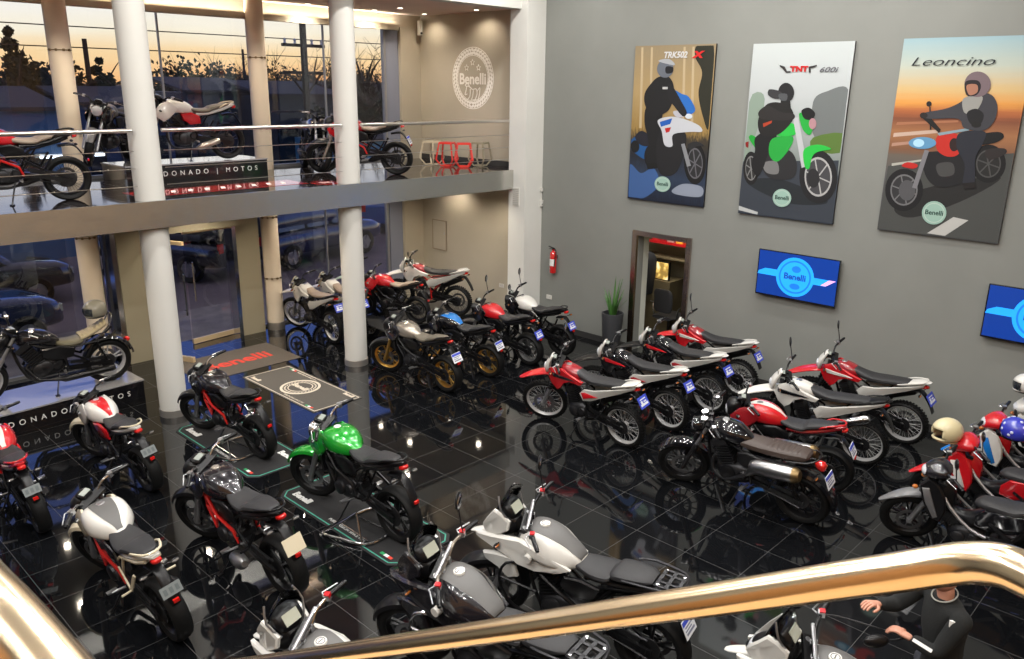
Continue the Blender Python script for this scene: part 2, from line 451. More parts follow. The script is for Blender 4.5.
def gauge(root, x, z, xf, w=.11):
    q = MB(); q.body([(x - .05, z - .015, w * .42, .03), (x, z, w * .6, .032), (x + .05, z + .01, w * .5, .026)], 2, 12); o = q.build('instrument_panel', blackp, root, xf)
    q = MB(); q.box((x - .02, 0, z + .030), (.055, w * .8, .006), (0, -.25, 0)); q.build('display', mat('display_glass', (.30, .33, .30), .12, coat=1.), o, xf)

def NTANK(big): return [(.37, .87, .06, .06, 2.6, 0), (.32, .88, .13 * big, .088, 3., 0), (.22, .893, .168 * big, .11, 3.4, -.06), (.08, .885, .17 * big, .108, 3.2, -.12), (-.03, .86, .13 * big, .094, 2.8, -.12), (-.10, .835, .085, .07, 2.4, -.1), (-.16, .81, .05, .04, 2.4, 0)]
# ---- naked street bike -------------------------------------------------------
def naked(root, P):
    xf = steer_xf(P, (.40, 0, .86))
    t = dict(px=-.16, rx=-.69, rr=.30, shx=-.14)
    wheel('front_wheel', root, .69, .30, .115, P['spoke'], P['rim'], xf)
    wheel('rear_wheel', root, -.69, .30, .15, P['spoke'], P['rim'], None, sprocket=True)
    fork(root, P, .69, .30, .365, 1.0, xf)
    arc_fender(.69, .30, .335, 25, 150, .075).build('front_fender', P['fender'], root, xf)
    handlebar(root, P, .36, 1.07, .37, xf)
    # headlight and instruments
    q = MB(); hs = P.get('hshape', 'shield')
    if hs == 'round': q.lathe([(0, .40), (.05, .42), (.085, .50), (.09, .56), (.084, .565)], (0, 0, .90), 'x', 20)
    else: q.body([(.44, .93, .06, .07), (.50, .92, .10, .11), (.56, .90, .105, .115), (.60, .885, .085, .095), (.615, .88, .05, .06)], 3, 16)
    h = q.build('headlight', P['hl'], root, xf)
    q = MB()
    if hs == 'round': q.lathe([(0, .585), (.05, .578), (.080, .562)], (0, 0, .90), 'x', 20)
    else: q.body([(.58, .885, .078, .07), (.61, .875, .070, .064), (.627, .87, .04, .04)], 2, 14)
    q.build('headlight_lens', lampg, h, xf)
    gauge(root, .43, 1.04, xf)
    signals(root, .50, .86, .11, xf=xf, lens=lampg if P['plate'] != 'blue' else amber)
    # tank
    big = P.get('tank_k', 1.)
    tk = tank(root, P, NTANK(big), (.20, 0, .998))
    if P['tank_strip']:
        wd = P.get('strip_w', 16); q = MB(); st = q.skin_strip(NTANK(big), 4, [90 - wd, 90 - wd * .5, 90, 90 + wd * .5, 90 + wd], .004, .12, .93).build('tank_stripe', P['tank_strip'], tk)
        if P.get('stars'):
            for i in range(3):
                q = MB(); x0 = .21 - i * .085; z0 = 1.006 - max(0, i - 1) * .02 - i * .006
                q.prism([(x0 + .022 * (1 if j % 2 == 0 else .42) * math.cos(j * PI / 5), .022 * (1 if j % 2 == 0 else .42) * math.sin(j * PI / 5), z0) for j in range(10)], (0, 0, .003)); q.build('star', whitep, st)
    for s in (1, -1):
        q = MB(); q.pillow([(.30, .135, .98), (.42, .13, .93), (.53, .14, .82), (.50, .145, .74), (.38, .15, .66), (.30, .15, .70), (.20, .165, .80), (.14, .165, .88), (.22, .155, .95)], .022, s)
        q.build('tank_shroud', P['accent'], root)
        q = MB(); q.pillow([(.10, .145, .78), (-.06, .14, .80), (-.20, .13, .74), (-.22, .125, .62), (-.05, .13, .60), (.06, .14, .68)], .018, s); q.build('side_panel', P['side'], root)
    # radiator cowl and frame
    q = MB(); q.box((.36, 0, .60), (.035, .26, .22), (0, .15, 0)); q.build('radiator', blackp, root)
    q = MB()
    for s in (1, -1):
        A = (.40, s * .04, .90); q.tube([A, (.26, s * .13, .78), (.08, s * .145, .60), (-.12, s * .12, .50), (-.17, s * .11, .38)], .017, 8)
        q.tube([(.39, s * .04, .80), (.28, s * .12, .62), (.13, s * .14, .45)], .015, 8)
        q.tube([(.26, s * .13, .78), (.28, s * .12, .62)], .012, 6); q.tube([(.28, s * .12, .62), (.08, s * .145, .60)], .012, 6); q.tube([(.08, s * .145, .60), (.13, s * .14, .45)], .012, 6)
    q.build('frame', P['frame'], root)
    q = MB()
    for s in (1, -1): q.tube([(-.10, s * .12, .58), (-.28, s * .11, .72), (-.60, s * .09, .80), (-.74, s * .06, .85)], .014, 6); q.tube([(-.16, s * .11, .45), (-.34, s * .11, .74)], .012, 6)
    q.build('subframe', P.get('sub', blackm), root)
    engine(root, P)
    common_low(root, P, t)
    exhaust(root, P, P.get('exside', -1), P.get('exstyle', 'low'))
    # seat and tail
    q = MB(); q.body([(-.03, .86, .05, .02), (-.10, .835, .10, .035), (-.24, .815, .135, .034), (-.36, .82, .14, .036), (-.42, .85, .13, .045), (-.56, .885, .11, .036), (-.70, .915, .075, .022), (-.74, .92, .04, .01)], 3, 16)
    q.build('seat', P['seat'], root)
    q = MB(); q.body([(-.16, .76, .09, .03), (-.34, .775, .118, .034), (-.52, .815, .105, .036), (-.68, .865, .08, .036), (-.80, .905, .05, .026), (-.84, .915, .03, .012)], 3, 14)
    q.build('tail_cowl', P['tail'], root)
    q = MB()
    for s in (1, -1): q.tube([(-.55, s * .10, .87), (-.66, s * .115, .93), (-.80, s * .07, .955), (-.83, 0, .955)], .011, 6, k=2)
    q.build('grab_rail', P.get('rail', blackm), root)
    q = MB(); q.body([(-.80, .87, .045, .028), (-.845, .875, .04, .024), (-.86, .878, .02, .012)], 2, 12); q.build('tail_light', redlens, root)
    q = MB(); q.body([(-.62, .74, .06, .02), (-.76, .76, .055, .02), (-.84, .72, .05, .018), (-.92, .60, .05, .02), (-.96, .50, .04, .015)], 3, 10); q.build('rear_fender', blackp, root)
    signals(root, -.80, .78, .10, lens=mat('smoked_lens', (.16, .15, .14), .2, coat=1.) if P['plate'] != 'blue' else amber)
    plate(root, P, -.94, .63, P['plate'], .45)
    q = MB(); q.box((-.975, 0, .54), (.02, .05, .03)); q.build('reflector', redlens, root)
    if P.get('left_mirror'):
        pass

# ---- enduro bike -------------------------------------------------------------
def enduro(root, P):
    xf = steer_xf(P, (.38, 0, .92), 27)
    t = dict(px=-.12, rx=-.68, rr=.32, shx=-.14, pz=.42)
    wheel('front_wheel', root, .70, .34, .085, 'wire', P['rim'], xf, knob=True)
    wheel('rear_wheel', root, -.68, .32, .115, 'wire', P['rim'], None, knob=True, sprocket=True)
    fork(root, P, .70, .34, .35, 1.05, xf, gaiter=True, low=.42)
    q = MB(); q.body([(.28, .86, .05, .015), (.42, .875, .08, .02), (.60, .87, .085, .022, 2.4), (.80, .83, .078, .02), (.95, .775, .06, .015), (1.02, .75, .03, .006)], 3, 14); q.build('front_fender', P['fender'], root, xf)
    handlebar(root, P, .36, 1.15, .39, xf, rise=.07)
    # headlight mask
    q = MB(); rings = []
    for (z, x, w, d) in ((.88, .585, .045, .025), (.90, .60, .07, .04), (.97, .60, .09, .055), (1.02, .585, .092, .055), (1.07, .555, .08, .04), (1.12, .51, .068, .03), (1.165, .475, .055, .02), (1.175, .47, .025, .01)):
        rings.append([(x - d * (1 - math.cos(a)) * .9, w * math.sin(a), z) for a in [R(-90 + 18 * i) for i in range(11)]] + [(x - d * (1 - math.cos(a)) * .9 - .02, w * .92 * math.sin(a), z) for a in [R(90 - 18 * i) for i in range(11)]])
    q.loft(rings); h = q.build('headlight_mask', P['mask'], root, xf)
    q = MB(); q.lathe([(0, .612), (.045, .606), (.062, .592), (.062, .56)], (0, 0, .965), 'x', 18); q.build('headlight_lens', lampg, h, xf)
    gauge(root, .45, 1.11, xf, .10); signals(root, .50, .95, .13, xf=xf)
    tk = tank(root, P, [(.36, .93, .05, .06), (.30, .95, .10, .08), (.18, .95, .125, .09, 2.6, -.1), (.05, .93, .11, .075, 2.6, -.1), (-.03, .91, .07, .05)], (.21, 0, 1.035))
    for s in (1, -1):
        q = MB(); q.pillow([(.32, .115, 1.02), (.44, .12, .97), (.50, .13, .86), (.44, .135, .74), (.34, .135, .66), (.28, .135, .70), (.22, .135, .79), (.10, .13, .84), (-.06, .12, .82), (-.10, .115, .87), (.06, .12, .92), (.20, .12, .98)], .02, s, .9)
        o = q.build('tank_shroud', P['accent'], root)
        if P.get('decal'):
            q = MB(); q.pillow([(.42, .142, .92), (.40, .145, .86), (.22, .15, .86), (.02, .142, .865), (.10, .142, .885), (.26, .148, .90)], .014, s, .9); q.build('shroud_decal', P['decal'], o)
        q = MB(); q.pillow([(-.04, .125, .70), (-.12, .13, .78), (-.28, .13, .80), (-.50, .115, .86), (-.80, .085, .95), (-.92, .06, .99), (-.90, .055, .945), (-.70, .09, .85), (-.45, .12, .74), (-.22, .13, .62), (-.10, .13, .60)], .022, s, .9)
        o = q.build('side_panel', P['side'], root)
        if P.get('sdecal'):
            q = MB(); q.pillow([(-.08, .15, .72), (-.14, .155, .745), (-.36, .15, .72), (-.22, .153, .68), (-.12, .155, .64)], .008, s, .9); q.build('panel_decal', P['sdecal'], o)
    q = MB()
    q.tube([(.38, 0, .94), (.32, 0, .70), (.22, 0, .42), (.12, 0, .26)], .018, 8, k=2)
    for s in (1, -1):
        q.tube([(.37, 0, .90), (.10, s * .07, .84), (-.12, s * .11, .70), (-.14, s * .11, .36)], .016, 8); q.tube([(.12, s * .02, .27), (-.14, s * .11, .33)], .014, 8)
        q.tube([(-.08, s * .10, .76), (-.45, s * .09, .82), (-.80, s * .05, .90)], .012, 6); q.tube([(-.14, s * .11, .48), (-.46, s * .09, .80)], .011, 6)
    q.build('frame', P['frame'], root)
    engine(root, P, .03, .40, .95)
    common_low(root, P, t)
    exhaust(root, P, P.get('exside', -1), 'up', P['exh'])
    q = MB(); q.body([(.16, .995, .045, .02), (.08, .975, .075, .035), (-.06, .92, .095, .05), (-.22, .90, .12, .045), (-.36, .91, .125, .045), (-.52, .93, .115, .04), (-.70, .955, .09, .028), (-.76, .96, .05, .012)], 3, 16)
    q.build('seat', P['seat'], root)
    q = MB(); q.body([(-.60, .905, .08, .02), (-.72, .955, .10, .028), (-.86, .995, .09, .03), (-.95, 1.01, .05, .012), (-.98, 1.015, .03, .005)], 3, 14); q.build('tail_cowl', P['tail'], root)
    q = MB()
    for s in (1, -1): q.tube([(-.58, s * .11, .92), (-.72, s * .125, .975), (-.90, s * .085, 1.02), (-.93, 0, 1.025)], .010, 6, k=2)
    q.build('grab_rail', P.get('rail', P['tail']), root)
    q = MB(); q.body([(-.86, .93, .05, .025), (-.93, .94, .04, .02), (-.95, .945, .02, .01)], 2, 12); q.build('tail_light', redlens, root)
    q = MB(); q.body([(-.60, .80, .06, .015), (-.76, .85, .06, .015), (-.88, .85, .055, .015), (-.98, .72, .055, .012), (-1.04, .58, .05, .008)], 3, 10); q.build('rear_fender', blackp, root)
    signals(root, -.88, .86, .12)
    plate(root, P, -1.0, .78, P['plate'], .50, .20, .16)
    q = MB(); q.body([(-.40, .34, .02, .0), (-.41, .36, .05, .01), (-.40, .5, .05, .01), (-.36, .66, .04, .01)], 2, 8, axis='z') if False else q.bar((-.36, 0, .40), (-.34, 0, .68), .1, .01); q.build('mud_flap', blackp, root)

# ---- adventure bike ----------------------------------------------------------
def adventure(root, P):
    xf = steer_xf(P, (.42, 0, .95))
    t = dict(px=-.18, rx=-.76, rr=.33, shx=-.18, pz=.42)
    wheel('front_wheel', root, .76, .33, .12, P['spoke'], P['rim'], xf)
    wheel('rear_wheel', root, -.76, .33, .16, P['spoke'], P['rim'], None, sprocket=True)
    fork(root, P, .76, .33, .40, 1.10, xf)
    arc_fender(.76, .33, .36, 15, 140, .08).build('front_fender', blackp, root, xf)
    handlebar(root, P, .34, 1.19, .40, xf, rise=.07)
    q = MB(); q.box((.36, .06, 1.11), (.05, .035, .05)); q.box((.36, -.06, 1.11), (.05, .035, .05)); q.tube([(.36, .18, 1.17), (.36, -.18, 1.17)], .016, 8); q.build('bar_clamp', alu, root, xf)
    # front fairing with headlight, screen and display
    q = MB(); q.body([(.48, 1.04, .06, .06), (.54, 1.04, .11, .10, 2.6, -.15), (.64, 1.02, .12, .10, 2.6, -.2), (.74, .985, .095, .075, 2.6, -.1), (.80, .955, .06, .04), (.83, .94, .03, .015)], 3, 18)
    f = q.build('front_fairing', blackp, root)
    for s in (1, -1): q = MB(); q.pillow([(.49, .125, 1.12), (.56, .135, 1.18), (.64, .13, 1.20), (.72, .12, 1.10), (.80, .075, .99), (.82, .05, .94), (.74, .115, .93), (.60, .145, .97), (.50, .14, 1.04)], .022, s, .9); q.build('fairing_cheek', P['mask'], f)
    q = MB(); q.body([(.70, 1.00, .10, .05), (.77, .985, .085, .04), (.805, .97, .05, .022)], 2, 14); q.build('headlight_lens', lampg, f)
    q = MB(); q.body([(.46, .88, .03, .02), (.62, .90, .055, .02), (.80, .88, .055, .018), (.94, .83, .04, .012), (.99, .81, .02, .006)], 3, 12); q.build('beak', P['accent'], root)
    q = MB(); rings = []
    for (z, x, w) in ((1.10, .70, .13), (1.20, .655, .135), (1.30, .60, .12), (1.37, .56, .085), (1.39, .55, .05)):
        rings.append([(x - .05 * (1 - math.cos(a)) * 1.6, w * math.sin(a), z) for a in [R(-80 + 16 * i) for i in range(11)]] + [(x - .05 * (1 - math.cos(a)) * 1.6 - .005, w * .98 * math.sin(a), z) for a in [R(80 - 16 * i) for i in range(11)]])
    q.loft(rings).build('windscreen', screen_glass(), f)
    q = MB(); q.body([(.48, 1.13, .055, .012), (.50, 1.16, .10, .05), (.56, 1.20, .115, .06), (.60, 1.21, .09, .05)], 2, 14); g = q.build('instrument_panel', blackp, root)
    q = MB(); q.box((.498, 0, 1.20), (.008, .125, .085), (0, .6, 0)); q.build('display', mat('tft_screen', (.42, .44, .36), .15, coat=1.), g)
    for s in (1, -1):
        q = MB(); q.tube([(.50, s * .10, 1.10), (.56, s * .155, 1.22), (.60, s * .12, 1.33)], .008, 6, k=2); q.build('screen_bracket', alu, f)
    signals(root, .60, .90, .17)
    # tank with centre panel
    secs = [(.42, .95, .10, .09), (.36, .98, .16, .115, 2.8, -.1), (.24, .99, .20, .125, 3.2, -.25), (.10, .97, .20, .12, 3.2, -.32), (-.02, .93, .155, .105, 2.8, -.30), (-.12, .90, .10, .07), (-.16, .88, .07, .04)]
    tk = tank(root, P, secs, (.22, 0, 1.10), badge=None)
    q = MB(); cp = q.skin_strip(secs, 4, [52, 60, 70, 80, 90, 100, 110, 120, 128], .006, .06, .97).build('tank_panel', P['panel'], tk)
    q = MB(); q.lathe([(0, .014), (.040, .014), (.044, .008), (.044, -.01)], (.22, 0, 1.118), 'z', 24); b = q.build('tank_badge', P.get('badge', whitep), cp)
    q = MB(); q.lathe([(.026, 0.0), (.033, 0.0), (.033, .003), (.026, .003)], (.22, 0, 1.131), 'z', 24, closed=True); q.box((.22, 0, 1.133), (.01, .04, .003)); q.build('badge_mark', mgreyp, b)
    for s in (1, -1):
        q = MB(); q.pillow([(.36, .165, 1.02), (.50, .17, 1.0), (.66, .16, .965), (.86, .11, .91), (.85, .11, .87), (.66, .165, .865), (.52, .185, .85), (.36, .20, .80), (.18, .20, .79), (.0, .185, .83), (-.10, .15, .87), (.08, .185, .955), (.24, .185, 1.01)], .03, s, .9)
        o = q.build('side_fairing', P['accent'], root)
        q = MB(); q.pillow([(.42, .19, .84), (.60, .18, .82), (.76, .15, .76), (.74, .15, .71), (.58, .18, .69), (.46, .19, .62), (.38, .19, .66), (.40, .20, .76)], .028, s, .88); q.build('lower_fairing', P['accent'], root)
        q = MB(); q.lathe([(0, s * .248), (.035, s * .248), (.036, s * .20)], (.26, 0, .90), 'y', 20); q.build('side_badge', P.get('badge', whitep), o)
        q = MB(); q.pillow([(-.04, .15, .80), (-.20, .145, .82), (-.36, .13, .78), (-.30, .13, .66), (-.12, .145, .62), (0, .15, .70)], .02, s); q.build('side_panel', P['side'], root)
        q = MB(); q.tube([(.30, s * .17, .80), (.46, s * .25, .80), (.52, s * .27, .62), (.40, s * .25, .40), (.15, s * .20, .32)], .013, 8, k=3); q.tube([(.52, s * .27, .66), (.20, s * .20, .58)], .012, 6); q.build('crash_bar', P.get('crash', blackm), root)
        
    q = MB()
    for s in (1, -1):
        q.tube([(.42, s * .04, .92), (.26, s * .14, .76), (.02, s * .15, .62), (-.16, s * .12, .50), (-.19, s * .11, .38)], .019, 8); q.tube([(.40, s * .04, .80), (.26, s * .13, .56), (.16, s * .13, .30)], .016, 8)
        q.tube([(-.10, s * .12, .62), (-.34, s * .11, .78), (-.80, s * .09, .88)], .015, 6); q.tube([(-.18, s * .11, .46), (-.44, s * .10, .78)], .013, 6)
    q.build('frame', P['frame'], root)
    q = MB(); q.box((.40, 0, .60), (.035, .30, .26), (0, .15, 0)); q.build('radiator', blackp, root)
    engine(root, P, .04, .42, 1.15)
    common_low(root, P, t)
    exhaust(root, P, -1, 'up', blackm)
    q = MB(); q.body([(-.06, .90, .06, .02), (-.14, .885, .11, .04), (-.28, .875, .15, .045), (-.40, .885, .155, .045), (-.44, .90, .14, .04)], 3, 18); q.build('seat', P['seat'], root)
    q = MB(); q.body([(-.42, .91, .10, .03), (-.47, .93, .14, .045), (-.60, .945, .14, .045), (-.72, .955, .115, .035), (-.78, .96, .08, .015)], 3, 18); q.build('pillion_seat', P['seat'], root)
    q = MB(); q.body([(-.20, .82, .11, .03), (-.50, .85, .12, .035), (-.78, .90, .10, .035), (-.94, .93, .06, .025), (-.97, .935, .03, .01)], 3, 14); q.build('tail_cowl', P['tail'], root)
    # rack plate with slots
    q = MB(); z = .985
    q.tube([(-.56, .165, .96), (-.70, .18, .985), (-.96, .14, .99), (-1.02, .05, .99), (-1.02, -.05, .99), (-.96, -.14, .99), (-.70, -.18, .985), (-.56, -.165, .96)], .011, 6, k=2)
    for x in (-.82, -.90, -.985): q.box((x, 0, z), (.028, .24, .012))
    for y in (.11, .05, -.05, -.11): q.box((-.90, y, z), (.19, .02, .012))
    rk = q.build('luggage_rack', P.get('rack', dalu), root)
    q = MB()
    for x, y in ((-.83, .10), (-.83, -.10), (-.98, .08), (-.98, -.08)): q.lathe([(0, .012), (.010, .012), (.012, 0)], (x, y, z), 'z', 8)
    q.build('rack_bolts', silverm, rk)
    q = MB(); q.body([(-.93, .87, .05, .028), (-.985, .88, .045, .024), (-1.0, .885, .02, .012)], 2, 12); q.build('tail_light', redlens, root)
    q = MB(); q.body([(-.72, .76, .06, .02), (-.90, .78, .06, .02), (-1.0, .66, .05, .018), (-1.06, .5, .04, .01)], 3, 10); q.build('rear_fender', blackp, root)
    signals(root, -.96, .78, .11)
    plate(root, P, -1.06, .64, P['plate'], .4)

_sg = []
def screen_glass():
    if _sg: return _sg[0]
    m = bpy.data.materials.new('smoked_screen'); m.use_nodes = True; nt = m.node_tree; nt.nodes.clear()
    o = nt.nodes.new('ShaderNodeOutputMaterial'); mx = nt.nodes.new('ShaderNodeMixShader'); t = nt.nodes.new('ShaderNodeBsdfTransparent'); g = nt.nodes.new('ShaderNodeBsdfGlossy'); f = nt.nodes.new('ShaderNodeFresnel')
    t.inputs[0].default_value = (.75, .77, .78, 1); g.inputs['Roughness'].default_value = .04; f.inputs[0].default_value = 1.5
    nt.links.new(f.outputs[0], mx.inputs[0]); nt.links.new(t.outputs[0], mx.inputs[1]); nt.links.new(g.outputs[0], mx.inputs[2]); nt.links.new(mx.outputs[0], o.inputs[0]); _sg.append(m); return m

# ---- classic scrambler -------------------------------------------------------
def classic(root, P):
    xf = steer_xf(P, (.40, 0, .86))
    t = dict(px=-.16, rx=-.72, rr=.31, shx=-.14, twin=True)
    wheel('front_wheel', root, .72, .31, .13, 'multi', P['rim'], xf)
    wheel('rear_wheel', root, -.72, .31, .16, 'multi', P['rim'], None, sprocket=True)
    fork(root, P, .72, .31, .38, .98, xf)
    arc_fender(.72, .31, .345, 35, 150, .08).build('front_fender', P['fender'], root, xf)
    handlebar(root, P, .34, 1.08, .39, xf)
    q = MB(); q.lathe([(0, .40), (.055, .42), (.088, .49), (.095, .56), (.088, .566)], (0, 0, .90), 'x', 22); h = q.build('headlight', blackg, root, xf)
    q = MB(); q.lathe([(0, .585), (.05, .579), (.085, .562)], (0, 0, .90), 'x', 22); q.build('headlight_lens', lampg, h, xf)
    q = MB()
    for y in (.06, -.06): q.lathe([(0, .03), (.04, .03), (.045, .015), (.04, -.03), (0, -.04)], (.43, y, 1.02), 'z', 14)
    q.build('instrument_panel', silverm, root, xf)
    signals(root, .48, .86, .12, xf=xf)
    tank(root, P, [(.38, .90, .04, .05), (.33, .91, .10, .085), (.22, .92, .15, .11, 2.3, -.1), (.06, .91, .155, .11, 2.3, -.1), (-.06, .88, .11, .085, 2.3, -.1), (-.14, .85, .05, .05), (-.16, .845, .02, .02)], (.18, 0, 1.03))
    for s in (1, -1):
        q = MB(); q.pillow([(-.02, .13, .74), (-.14, .135, .78), (-.32, .13, .74), (-.30, .125, .60), (-.12, .13, .56), (-.02, .135, .62)], .022, s); q.build('side_panel', P['side'], root)
        q = MB(); q.tube([(-.14, s * .17, .50), (-.22, s * .20, .60), (-.28, s * .24, .70), (-.30, s * .24, .705), (-.70, s * .245, .745), (-.72, s * .245, .745)], [.02, .05, .078, .086, .088, .07], 18)
        mf = q.build('muffler', mat('satin_muffler', (.38, .38, .39), .28, 1.), root)
        q = MB(); q.tube([(-.70, s * .245, .745), (-.73, s * .245, .748), (-.77, s * .245, .752)], [.089, .086, .06], 16); q.build('muffler_cap', brass, mf)
        q = MB(); q.tube([(.16, s * .05, .62), (.28, s * .08, .56), (.28, s * .12, .40), (.12, s * .15, .34), (-.14, s * .17, .50)], .021, 8, k=3); q.build('exhaust_pipe', P.get('pipe', dalu), root)
    q = MB()
    for s in (1, -1):
        q.tube([(.40, 0, .88), (.12, s * .08, .80), (-.14, s * .12, .72), (-.18, s * .12, .36)], .017, 8); q.tube([(.40, 0, .80), (.33, s * .08, .50), (.20, s * .11, .26), (-.16, s * .12, .26)], .017, 8, k=2)
        q.tube([(-.14, s * .12, .74), (-.80, s * .11, .76)], .016, 8)
    q.build('frame', P['frame'], root)
    engine(root, P, .04, .42, 1.2, 8)
    common_low(root, P, t)
    # ribbed seat
    secs = [(0.0, .85, .07, .02), (-.05, .845, .12, .045)]
    N = 22
    for i in range(N + 1):
        x = -.10 - .62 * i / N; rib = .010 if (i % 2 and i > 7) else 0
        secs.append((x, .84 + .03 * (i / N) ** 2, .135 - .012 * abs(2 * i / N - 1) ** 2, .052 + rib, 3.0, -.05))
    secs += [(-.77, .87, .10, .035), (-.79, .87, .06, .015)]
    q = MB(); q.body(secs, 1, 18); q.build('seat', P['seat'], root, ang=25)
    q = MB()
    for s in (1, -1): q.tube([(-.58, s * .15, .82), (-.80, s * .14, .86), (-.88, s * .06, .88), (-.885, 0, .88)], .011, 6, k=2)
    q.build('grab_rail', blackm, root)
    arc_fender(-.72, .31, .37, 40, 185, .095, n=16).build('rear_fender', P['fender'], root)
    q = MB(); q.body([(-.84, .80, .02, .02), (-.88, .79, .05, .05), (-.93, .78, .05, .05), (-.95, .775, .025, .025)], 2, 14); q.build('tail_light', redlens, root)
    signals(root, -.88, .70, .10)
    plate(root, P, -1.0, .64, P['plate'], .3)

# ---- long low cruiser --------------------------------------------------------
def cruiser(root, P):
    xf = steer_xf(P, (.42, 0, .80), 30)
    t = dict(px=-.20, rx=-.76, rr=.33, shx=-.16, twin=True, pz=.36)
    wheel('front_wheel', root, .82, .32, .13, P['spoke'], P['rim'], xf)
    wheel('rear_wheel', root, -.76, .33, .19, P['spoke'], P['rim'], None, sprocket=True)
    fork(root, P, .82, .32, .43, .98, xf, off=.11)
    arc_fender(.82, .32, .355, 35, 150, .09).build('front_fender', P['fender'], root, xf)
    handlebar(root, P, .34, 1.06, .41, xf)
    q = MB(); q.body([(.46, .90, .05, .06), (.54, .90, .10, .10), (.62, .89, .10, .10), (.66, .885, .07, .07)], 3, 16); h = q.build('headlight', blackp, root, xf)
    q = MB(); q.body([(.645, .888, .08, .08), (.675, .885, .05, .05)], 2, 14); q.build('headlight_lens', lampg, h, xf)
    gauge(root, .42, 1.02, xf); signals(root, .52, .84, .12, xf=xf)
    tank(root, P, [(.36, .84, .05, .06), (.30, .85, .11, .09), (.16, .86, .155, .105, 2.4), (0, .84, .15, .09, 2.4), (-.10, .80, .10, .06), (-.16, .77, .06, .03)], (.15, 0, .965))
    for s in (1, -1):
        q = MB(); q.pillow([(.10, .14, .70), (-.14, .15, .72), (-.34, .14, .66), (-.30, .13, .52), (-.06, .14, .50), (.08, .14, .58)], .03, s); q.build('side_panel', P['side'], root)
        q = MB(); q.tube([(.20, s * .05, .60), (.30, s * .10, .45), (.18, s * .15, .26), (-.10, s * .17, .22), (-.14, s * .18, .22), (-.78, s * .19, .26), (-.82, s * .19, .265)], [.02, .02, .022, .025, .045, .05, .035], 12); q.build('exhaust_pipe', blackm, root)
    q = MB()
    for s in (1, -1):
        q.tube([(.42, 0, .84), (.12, s * .09, .74), (-.18, s * .12, .62), (-.22, s * .12, .34)], .02, 8); q.tube([(.42, 0, .76), (.36, s * .10, .46), (.20, s * .12, .24), (-.2, s * .12, .24)], .02, 8, k=2)
        q.tube([(-.16, s * .12, .64), (-.80, s * .12, .70), (-.90, s * .10, .80)], .016, 8)
    q.build('frame', P['frame'], root)
    engine(root, P, .06, .40, 1.3, 8, .6); engine(root, P, .0, .44, 1.1, 8, -.35)
    common_low(root, P, t)
    # seat: low rider part, ribbed rear part rising to a small backrest
    q = MB(); q.body([(-.08, .74, .07, .03), (-.16, .715, .13, .045), (-.30, .70, .15, .05), (-.42, .72, .15, .05), (-.46, .74, .13, .04)], 3, 16); q.build('seat', P['seat'], root)
    secs = []
    for i in range(15):
        f = i / 14; secs.append((-.42 - .36 * f, .76 + .16 * f ** 1.5, .14 - .02 * f, .035 + (.012 if i % 2 else 0), 2.8, 0))
    q = MB(); q.body(secs, 1, 16); q.build('pillion_seat', P['seat2'], root, ang=20)
    q = MB()
    for s in (1, -1): q.tube([(-.62, s * .12, .70), (-.80, s * .12, .88), (-.86, s * .10, 1.02), (-.87, 0, 1.04)], .012, 6, k=2)
    q.build('backrest_rail', silverm, root)
    arc_fender(-.76, .33, .385, 35, 170, .115, n=16).build('rear_fender', P['fender'], root)
    q = MB(); q.body([(-1.04, .60, .05, .04), (-1.09, .60, .04, .03), (-1.1, .6, .02, .01)], 2, 12); q.build('tail_light', redlens, root)
    signals(root, -1.0, .62, .10); plate(root, P, -1.13, .52, P['plate'], .2)

